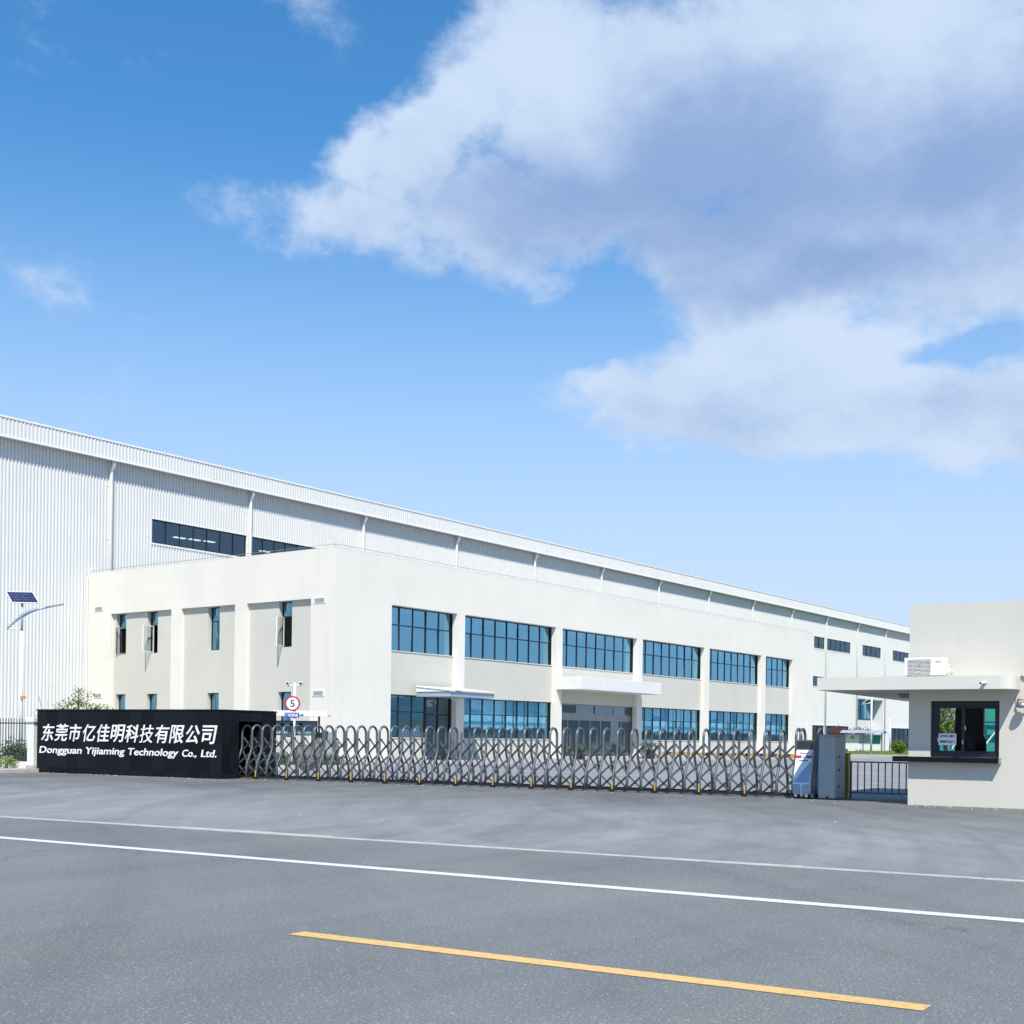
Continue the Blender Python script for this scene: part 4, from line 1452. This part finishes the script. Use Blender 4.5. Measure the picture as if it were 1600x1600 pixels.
CM = tag(empty('security_camera', GUARD(1.83, -0.86, 2.76), GUARD.deg), 'small white bullet camera on guardhouse canopy edge', 'camera')
MB().box(-0.03, 0.03, -0.012, 0.0, -0.04, 0.04).build('mount', M['white'], CM)
MB().tube([(0, -0.01, 0), (0, -0.06, 0.06)], 0.013, 6).build('bracket', M['grey_alu'], CM)
MB().tube([(0.05, -0.0, 0.075), (-0.03, -0.16, 0.055)], 0.035, 12).build('housing', M['white'], CM, True)
MB().tube([(-0.031, -0.161, 0.055), (-0.034, -0.168, 0.0545)], 0.022, 12).build('lens', M['black'], CM)

FL = tag(empty('wall_lamp', GUARD(2.44, -0.003, 2.30), GUARD.deg), 'beige wall lamp with bracket and cable at right edge of guardhouse', 'lamp')
MB().box(-0.06, 0.06, -0.02, 0.0, 0.10, 0.26).build('mount', M['plastic_beige'], FL)
MB().tube([(0, -0.01, 0.20), (0.03, -0.14, 0.18), (0.16, -0.22, 0.17), (0.32, -0.22, 0.22)], 0.022, 8).build('arm', M['plastic_beige'], FL, True)
MB().lathe([(0.02, 0.0), (0.09, -0.03), (0.12, -0.12), (0.06, -0.14)], 14, (0.10, -0.20, 0.12)).build('lamp_head', M['grey_alu'], FL, True)
MB().tube([(0.05, -0.02, 0.72), (0.14, -0.04, 0.70), (0.26, -0.04, 0.58), (0.30, -0.04, 0.42), (0.30, -0.03, -0.2)], 0.03, 8).build('conduit', M['plastic_beige'], FL, True)

# ================================================================== left of the sign wall
PL = tag(empty('gate_pillar', SIGN(-9.42, 0.30, 0.11), SIGN.deg), 'white square fence pillar with flat cap beside black sign wall', 'pillar')
MB().box(-0.17, 0.17, 0, 0.34, 0, 1.66).build('shaft', M['white'], PL, bevel=0.01)
MB().box(-0.23, 0.23, -0.06, 0.40, 1.662, 1.84).build('cap', M['white'], PL, bevel=0.015)
MB().box(-0.20, 0.20, -0.03, 0.37, 0.002, 0.12).build('base', M['concrete'], PL, bevel=0.01)

FN = tag(empty('fence', SIGN(-9.60, 0.45, 0.11), SIGN.deg), 'dark steel bar fence on low white plinth beside white pillar', 'fence')
FLN = 9.0
MB().box(-FLN, 0, -0.10, 0.10, 0, 0.24).build('plinth', M['white'], FN)
for z in (0.40, 1.60):
    MB().box(-FLN, 0, -0.018, 0.018, z, z + 0.045).build('rail', M['fence'], FN)
bar_me = MB().box(-0.011, 0.011, -0.011, 0.011, 0.242, 1.80).mesh('fence_bar', M['fence'])
for i in range(int(FLN / 0.15)):
    link('fence_bar', bar_me, FN).location = (-0.10 - i * 0.15, -0.03, 0)

# solar street lamp
SL = tag(empty('solar_street_lamp', (30.64, 48.49, 0), -53.65), 'white solar street lamp with tilted blue panel behind the fence', 'street lamp')
MB().tube([(-0.06, 0, 0.0), (-0.06, 0, 5.7)], [0.085, 0.065], 12).build('pole', M['white'], SL, True)
MB().tube([(-0.07, 0, 5.6), (-0.07, 0, 6.9)], 0.055, 10).build('mast_top', M['lamp_blue'], SL, True)
MB().box(-0.22, 0.10, -0.16, 0.16, 0, 0.04).build('base_plate', M['grey_alu'], SL)
pA, pB, pC, pD = Vector((-0.86, 0.22, 7.41)), Vector((0.29, 0.22, 7.40)), Vector((0.757, -0.18, 6.90)), Vector((-0.42, -0.18, 6.90))
pC = pB + pD - pA
nrm = (pB - pA).cross(pD - pA).normalized()
if nrm.z < 0:
    nrm = -nrm
pan = MB().prism([tuple(p - nrm * 0.04) for p in (pA, pB, pC, pD)], nrm * 0.036).build('panel_frame', M['trim'], SL)


def on_panel(u, v, off):
    return tuple(pA + (pB - pA) * u + (pD - pA) * v + nrm * off)


for r_ in range(4):
    for c_ in range(9):
        u0, u1, v0, v1 = 0.02 + c_ * 0.1067, 0.02 + (c_ + 1) * 0.1067 - 0.004, 0.035 + r_ * 0.2325, 0.035 + (r_ + 1) * 0.2325 - 0.012
        MB().add([on_panel(u0, v0, 0.001), on_panel(u1, v0, 0.001), on_panel(u1, v1, 0.001), on_panel(u0, v1, 0.001)], [(0, 1, 2, 3)]).build('solar_cell', M['solar'], pan)
MB().bar((-0.07, 0, 6.85), (-0.05, 0.02, 7.12), 0.05, 0.05).build('panel_bracket', M['grey_alu'], SL)
MB().tube([(-0.70, 0, 5.78), (-0.52, 0, 5.98), (-0.28, 0, 6.20), (-0.02, 0, 6.40), (0.28, 0, 6.56), (0.62, 0, 6.66), (0.98, 0, 6.72)], [0.03, 0.05, 0.065, 0.10, 0.085, 0.055, 0.04], 8).build('arm', M['lamp_blue'], SL, True)
MB().tube([(-0.70, 0, 5.77), (-0.07, 0, 5.83)], 0.025, 8).build('strut', M['white'], SL, True)
MB().prism([(0.95, -0.09, 6.70), (1.05, -0.12, 6.72), (1.70, -0.05, 6.85), (1.72, 0.0, 6.86), (1.70, 0.05, 6.85), (1.05, 0.12, 6.72), (0.95, 0.09, 6.70)], (0, 0, 0.045)).build('lamp_head', M['grey_alu'], SL)
MB().box(-0.05, 0.17, -0.12, -0.09, 2.80, 2.94).build('number_plate', mat('orange_plate', (0.55, 0.24, 0.02), 0.5), SL)

SP = tag(empty('tree_stake', (30.3, 47.0, 0), -53.65), 'thin grey stake leaning beside the solar street lamp', 'stake')
MB().tube([(0.95, 0, 0.0), (0.55, 0, 1.4)], 0.03, 7).build('lower_pole', M['bark'], SP)
MB().tube([(0.57, 0, 1.35), (0.11, 0, 2.95)], [0.028, 0.022], 7).build('upper_pole', M['lamp_blue'], SP)

# sapling with few leaves
rnd = random.Random(21)
SA = tag(empty('sapling', SIGN(-11.3, 2.6, 0.0), 0), 'nearly bare young tree with thin twigs behind the fence', 'tree')
tk, lf = MB(), MB()
tk.tube([(0, 0, 0), (0.03, 0.02, 0.8), (0.0, 0.03, 1.5)], [0.045, 0.035, 0.028], 7)
for i in range(9):
    a = rnd.uniform(0, 6.28)
    z0 = rnd.uniform(0.8, 1.5)
    ln = rnd.uniform(0.9, 1.5)
    sp = rnd.uniform(0.2, 0.5)
    p = [(0.01, 0.02, z0)]
    for k in range(1, 5):
        t = k / 4
        p.append((math.cos(a) * sp * t * ln + rnd.gauss(0, 0.02), math.sin(a) * sp * t * ln + rnd.gauss(0, 0.02), z0 + ln * t))
    tk.tube(p, [0.016, 0.012, 0.009, 0.006, 0.004], 5)
    leaf_cloud(lf, [(p[k][0], p[k][1], p[k][2], 0.10, 0.10, 0.10) for k in (2, 4)], 9, 0.035, rnd)
leaf_cloud(lf, [(0, 0, 0.95, 0.55, 0.55, 0.55)], 260, 0.045, rnd)
tk.build('trunk', M['bark'], SA)
lf.build('crown', M['leaf_bare'], SA)

for i, (s, d, sz, mt_, lab) in enumerate([
        (-10.0, 1.3, 0.95, 'leaf_dark', 'dark green shrub behind the fence next to the white pillar'),
        (-10.8, 1.5, 1.05, 'leaf', 'green flowering shrub behind the fence, second from the white pillar'),
        (-11.75, 1.4, 1.1, 'leaf_dark', 'dark green shrub behind the fence at the left picture edge')]):
    shrub('shrub', SIGN(s, d, 0), [(0, 0, sz * .55, sz * .65, sz * .65, sz * .55), (0.3, 0.1, sz * .45, sz * .4, sz * .4, sz * .45)], 1300, 0.06, M[mt_], lab, group='shrubs behind the fence', seed=30 + i)
for i, (s, d, sz, lab) in enumerate([(-10.25, 0.0, 0.46, 'pale green plant in front of the plinth nearest the white pillar'),
                                     (-11.1, -0.05, 0.44, 'pale green plant in front of the plinth at the left picture edge')]):
    shrub('low_plant', SIGN(s, d, 0.11), [(0, 0, sz * .5, sz * .9, sz * .6, sz * .5)], 420, 0.045, M['leaf_pale'], lab, 'plant', 'plants at the fence foot', seed=40 + i)

shrub('bush', (32.7, 47.3, 0), [(0, 0, 1.9, 0.8, 0.8, 0.85), (-.1, .1, 2.75, 0.45, 0.5, 0.45), (-0.5, 0.5, 2.45, 0.42, 0.45, 0.45), (0.45, -0.45, 2.4, 0.5, 0.5, 0.42), (0.65, -0.85, 2.25, 0.42, 0.42, 0.38), (-.05, .1, 3.2, 0.3, 0.3, 0.28), (.25, -.25, 3.0, 0.25, 0.25, 0.25)], 1900, 0.06, M['leaf'],
      'yellow green bush rising behind the black sign wall', 'bush', seed=51, stems=9, stemr=0.03)

# ================================================================== inside the gate, by the corner of the offices
SG = tag(empty('speed_limit_sign', (38.59, 40.26, 0), -53.65), 'white post with round speed limit 5 sign and two cameras', 'sign')
MB().tube([(0, 0, 0), (0, 0, 3.72)], 0.055, 12).build('post', M['white'], SG, True)
MB().tube([(-0.30, 0, 3.58), (0.28, 0, 3.58)], 0.03, 8).build('cross_arm', M['white'], SG, True)
for sx, q in ((-0.30, -1), (0.28, 1)):
    b = MB().box(sx - 0.06, sx + 0.06, -0.16, 0.12, 3.62, 3.76).build('camera', M['white'], SG, bevel=0.02)
    MB().tube([(sx, -0.165, 3.69), (sx, -0.185, 3.685)], 0.045, 12).build('lens', M['black'], b)
ds = lambda r_, y, n=40: [(-0.08 + r_ * math.cos(2 * math.pi * k / n), y, 2.80 + r_ * math.sin(2 * math.pi * k / n)) for k in range(n)]
MB().prism(ds(0.335, -0.080), (0, 0.014, 0)).build('sign_disc', M['red'], SG)
MB().prism(ds(0.265, -0.085), (0, 0.004, 0)).build('white_field', M['sign_white'], SG)
link('numeral', text_mesh('numeral', '5', M['black'], 1.0, 0.002, 0.012, 0, 0.20, 0.30), SG).location = (-0.18, -0.088, 2.65)
MB().box(-0.42, 0.22, -0.078, -0.062, 2.18, 2.40).build('blue_plate', M['sign_blue'], SG)
link('lettering', text_mesh('lettering', '门前限速', M['sign_white'], 1.0, 0.002, 0.02, 0, 0.54, 0.14), SG).location = (-0.37, -0.081, 2.22)

BB = tag(empty('bulletin_board', (40.25, 40.55, 0), -53.65), 'glazed notice board with thin white roof beside the office corner', 'notice board')
for sx in (-1.95, 0.10):
    MB().box(sx - 0.04, sx + 0.04, -0.04, 0.04, 0, 2.35).build('leg', M['dark_alu'], BB)
MB().add([(-2.15, -0.55, 2.30), (0.55, -0.55, 2.30), (0.35, 0.1, 2.52), (-1.95, 0.1, 2.52), (-2.15, 0.6, 2.34), (0.55, 0.6, 2.34),
          (-2.15, -0.55, 2.26), (0.55, -0.55, 2.26), (-2.15, 0.6, 2.28), (0.55, 0.6, 2.28)],
         [(0, 1, 2, 3), (3, 2, 5, 4), (0, 3, 4), (1, 5, 2), (6, 8, 9, 7), (0, 6, 7, 1), (4, 5, 9, 8), (0, 4, 8, 6), (1, 7, 9, 5)]).build('roof', M['canopy'], BB)
case = MB().box(-1.88, 0.02, -0.03, 0.06, 1.40, 2.06).build('case', M['dark_alu'], BB)
MB().box(-1.82, -0.04, -0.036, -0.031, 1.45, 2.01).build('backing', mat('teal_backing', (0.16, 0.27, 0.30), 0.25, var=0.2), case)
for i, (x, z, wd, h) in enumerate(((-1.62, 1.80, 0.14, 0.16), (-1.22, 1.80, 0.14, 0.16), (-0.82, 1.79, 0.17, 0.18), (-1.66, 1.52, 0.22, 0.18), (-1.18, 1.52, 0.20, 0.18), (-0.72, 1.50, 0.26, 0.20))):
    MB().box(x, x + wd, -0.041, -0.037, z, z + h).build('sheet', (M['black'], M['navy'], M['black'], M['curtain'], M['black'], M['teal'])[i], case)
for z in (1.43, 2.03):
    MB().box(0.02, 0.06, -0.02, 0.02, z - 0.02, z + 0.02).build('strut', M['dark_alu'], BB)


def boulder(name, loc, size, material, label, seed):
    bm = bmesh.new()
    bmesh.ops.create_icosphere(bm, subdivisions=3, radius=1.0)
    r_ = random.Random(seed)
    ph = [(r_.uniform(1, 3), Vector((r_.gauss(0, 1), r_.gauss(0, 1), r_.gauss(0, 1))), r_.uniform(0, 6)) for _ in range(8)]
    for v in bm.verts:
        d = 1 + sum(0.06 * math.sin(f * 2.2 * v.co.dot(a) + p) for f, a, p in ph)
        v.co = Vector((v.co.x * size[0], v.co.y * size[1], (v.co.z + 0.75) * size[2])) * d
    me = bpy.data.meshes.new(name)
    bm.to_mesh(me)
    bm.free()
    me.polygons.foreach_set('use_smooth', [True] * len(me.polygons))
    me.materials.append(material)
    o = link(name, me)
    o.location = loc
    return tag(o, label, 'boulder', 'landscape stones behind the gate')


boulder('boulder', (36.2, 37.1, 0.05), (0.42, 0.36, 0.55), M['stone_brown'], 'rounded brown landscape stone, left one under the notice board', 4)
boulder('boulder', (37.0, 37.35, 0.05), (0.34, 0.30, 0.62), M['stone_brown'], 'brown landscape stone standing just left of the grey boulder', 9)
boulder('boulder', (40.9, 40.6, 0.05), (0.62, 0.5, 0.82), M['stone'], 'large grey landscape boulder beside the office corner', 14)
bed = setting(MB().prism([(35.0, 37.6, -0.05), (38.9, 35.9, -0.05), (41.4, 39.6, -0.05), (41.4, 43.8, -0.05), (36.4, 43.8, -0.05)], (0, 0, 0.16)).build('planting_bed', M['soil']))
for (p, q) in (((35.0, 37.6), (38.9, 35.9)), ((38.9, 35.9), (41.4, 39.6))):
    p, q = Vector((*p, 0)), Vector((*q, 0))
    n = int((q - p).length / 0.8)
    for i in range(n):
        a, b = p + (q - p) * (i / n), p + (q - p) * ((i + 1) / n - 0.004)
        MB().bar(a + Vector((0, 0, 0.09)), b + Vector((0, 0, 0.09)), 0.12, 0.24).build('kerb_stone', M['concrete'], bed)
for i, (x, y, sz, lab) in enumerate([(35.6, 37.9, 0.5, 'small green shrub left of the brown stones behind the gate'), (37.6, 37.0, 0.42, 'low green shrub at the foot of the brown stones'),
                                     (39.3, 38.4, 0.42, 'low green shrub between notice board and grey boulder'), (37.2, 39.6, 0.6, 'dark shrub under the notice board')]):
    shrub('shrub', (x, y, 0.1), [(0, 0, sz * .55, sz, sz, sz * .6)], 420, 0.055, M['leaf' if i < 3 else 'leaf_dark'], lab, group='shrubs behind the gate', seed=60 + i)


def cycad(loc, label, seed):
    r_ = random.Random(seed)
    root = tag(empty('potted_cycad', loc), label, 'potted plant', 'potted cycads at the office entrance')
    MB().lathe([(0.22, 0), (0.30, 0.05), (0.36, 0.55), (0.40, 0.60), (0.36, 0.60), (0.33, 0.54)], 18).build('pot', M['pot'], root, True)
    MB().lathe([(0.14, 0.5), (0.13, 0.75), (0.08, 0.82)], 10).build('trunk', M['bark'], root, True)
    for i in range(24):
        a = 2 * math.pi * i / 24 * 2.4 + r_.uniform(-.1, .1)
        ln, up_ = r_.uniform(0.75, 1.0), r_.uniform(0.25, 1.0)
        fr_ = MB()
        pts = []
        for k in range(9):
            t = k / 8
            rr = ln * t
            pts.append(Vector((math.cos(a) * rr, math.sin(a) * rr, 0.80 + up_ * t - 0.95 * t * t)))
        side = Vector((-math.sin(a), math.cos(a), 0))
        for k in range(1, 8):
            for sg in (-1, 1):
                wd = 0.17 * math.sin(math.pi * (k + 0.5) / 9)
                p, q = pts[k], pts[k + 1]
                tip = p + side * sg * wd + (q - p) * 0.6 + Vector((0, 0, 0.03))
                fr_.add([p, p + (q - p) * 0.6, tip], [(0, 1, 2)])
        for k in range(8):
            s_ = side * 0.010
            fr_.add([pts[k] - s_, pts[k] + s_, pts[k + 1] + s_, pts[k + 1] - s_], [(0, 1, 2, 3)])
        fr_.build('frond', M['leaf_dark'], root)
    return root


cycad((62.8, 41.3, 0.14), 'potted cycad with spreading fronds left of the entrance doors', 5)
cycad((70.9, 41.0, 0.14), 'potted cycad with spreading fronds right of the entrance doors', 6)

# ================================================================== far lawn by the hall's end
LP = tag(empty('lamp_post', (127.0, 47.1, 0.16)), 'tall plain white lamp post on the far lawn', 'lamp post')
MB().tube([(0, 0, 0), (0, 0, 5.9)], [0.11, 0.09], 10).build('pole', M['white'], LP, True)
MB().tube([(0, 0, 5.3), (-0.35, 0.95, 5.1), (0, 0.3, 5.8)], 0.05, 6).build('bracket', M['white'], LP)
MB().box(-0.15, 0.15, -0.15, 0.15, 0, 0.05).build('base_plate', M['grey_alu'], LP)
FP = tag(empty('flag_pole', (152, 54.0, 0.16)), 'short white pole on the far lawn near the round bush', 'pole')
MB().tube([(0, 0, 0), (0, 0, 4.2)], [0.10, 0.07], 10).build('pole', M['white'], FP, True)
MB().lathe([(0.02, 0), (0.10, 0.06), (0.02, 0.14)], 10, (0, 0, 4.2)).build('finial', M['white'], FP, True)
NB = tag(empty('notice_shelter', (138, 52.1, 0.16)), 'wide display board under blue roof on the far lawn', 'display board')
for y in (-2.15, 0, 2.15):
    MB().box(-0.06, 0.06, y - 0.06, y + 0.06, 0, 2.25).build('leg', M['grey_alu'], NB)
MB().add([(-0.7, -2.5, 2.2), (-0.7, 2.5, 2.2), (0.0, 2.5, 2.5), (0.0, -2.5, 2.5), (0.7, 2.5, 2.2), (0.7, -2.5, 2.2)], [(0, 1, 2, 3), (3, 2, 4, 5)]).build('roof', M['lamp_blue'], NB)
bd_ = MB().box(-0.04, 0.04, -2.05, 2.05, 0.35, 2.05).build('board', M['sign_white'], NB)
for i, (y0, y1, z0, z1, c) in enumerate(((0.6, 2.0, 0.95, 1.95, 'curtain'), (-0.75, 0.5, 0.95, 1.95, 'lamp_blue'), (-2.0, -0.9, 0.95, 1.95, 'teal'), (1.0, 1.5, 1.5, 1.85, 'yellow'))):
    MB().box(-0.05 - 0.004 * (i == 3), -0.042, y0, y1, z0, z1).build('poster', M[c], bd_)
shrub('round_bush', (134, 46.6, 0.16), [(0, 0, .75, .85, .85, .75)], 1500, 0.10, M['leaf'], 'clipped round green bush on the far lawn', 'bush', seed=71)
for i, (x, y, h, lab) in enumerate([(146, 49.2, 1.4, 'dark red bush behind the round green bush'), (147, 58.5, 3.2, 'dark red leaved tree left behind the display board'), (150, 57.0, 3.0, 'dark red leaved tree right behind the display board')]):
    shrub('red_bush', (x, y, 0.16), [(0, 0, h * .7, h * .42 + .3, h * .42 + .3, h * .32)], 700, 0.13, M['leaf_red'], lab, 'bush', 'red leaved bushes', seed=80 + i, stemr=0.04)

# seen through the guardhouse windows
GS = tag(empty('green_steel_frame', (67.6, 19.8, 0), -70), 'teal green steel scaffold seen through the guardhouse window', 'scaffold')
for x in (-1.5, 0.0, 1.5, 3.0):
    for y in (0, 1.4):
        MB().tube([(x, y, 0), (x, y, 4.2)], 0.06, 8).build('upright', M['teal'], GS)
for z in (1.2, 2.4, 3.4, 4.1):
    for y in (0, 1.4):
        MB().box(-1.6, 3.1, y - 0.05, y + 0.05, z, z + 0.10 if z < 3.3 else z + 0.28).build('ledger', M['teal'], GS)
for x in (-1.5, 0.0, 1.5):
    MB().tube([(x, -0.07, 0.2), (x + 1.5, -0.07, 2.3)], 0.04, 6).build('brace', M['sign_white'], GS)
for x in (-1.45, 0.05, 1.55):
    MB().box(x, x + 1.4, 1.3, 1.34, 0.9, 2.3 if x < -1 else 3.9).build('net_panel', M['teal'], GS)
shrub('tree', (60.5, 18.75, 0), [(0, 0, 2.4, 0.8, 0.8, 0.8), (0.4, 0.3, 3.0, 0.6, 0.6, 0.5), (-0.4, -0.3, 2.0, 0.6, 0.6, 0.5)], 900, 0.10, M['leaf'], 'small green tree seen through the guardhouse window', 'tree', seed=90, stems=8, stemr=0.05)
hd_ = MB()
hr = random.Random(4)
for i in range(14):
    leaf_cloud(hd_, [(i * 0.5, 0, 0.62, 0.42, 0.45, 0.5)], 420, 0.075, hr)
HG = tag(empty('hedge', (54.0, 16.4, 0), -76), 'clipped green hedge seen low through the guardhouse window', 'hedge')
hd_.build('foliage', M['leaf'], HG)
hs_ = MB()
for i in range(14):
    hs_.tube([(i * 0.5, 0, 0), (i * 0.5, 0, 0.7)], 0.02, 5)
hs_.build('stem', M['bark'], HG)

# loose grit along the foot of the walls and on the driveway
gr_ = MB()
gr = random.Random(77)
for i in range(260):
    k = gr.random()
    if k < 0.4:
        p = SIGN(gr.uniform(-8.6, 0.6), -abs(gr.gauss(0, 0.35)) - 0.03, 0)
    elif k < 0.7:
        p = GUARD(gr.uniform(0, 4.5), -abs(gr.gauss(0, 0.7)) - 0.03, 0)
    elif k < 0.9:
        p = GATE(gr.uniform(0, 19), -abs(gr.gauss(0, 0.5)) - 0.15, 0)
    else:
        p = GATE(gr.uniform(-6, 24), -gr.uniform(0.5, 14), 0)
    s_ = gr.uniform(0.008, 0.03)
    a = gr.uniform(0, 6.28)
    c_, d_ = math.cos(a) * s_, math.sin(a) * s_
    gr_.add([p + Vector((c_, d_, 0.001)), p + Vector((-d_ * .8, c_ * .8, 0.001)), p + Vector((-c_, -d_, 0.001)), p + Vector((d_ * .7, -c_ * .7, 0.001)), p + Vector((0, 0, s_ * 0.8))],
            [(0, 1, 4), (1, 2, 4), (2, 3, 4), (3, 0, 4)])
g_ = gr_.build('grit', M['concrete'])
g_['kind'] = 'stuff'
tag(g_, 'loose pale grit scattered along the gate and wall feet', 'grit')
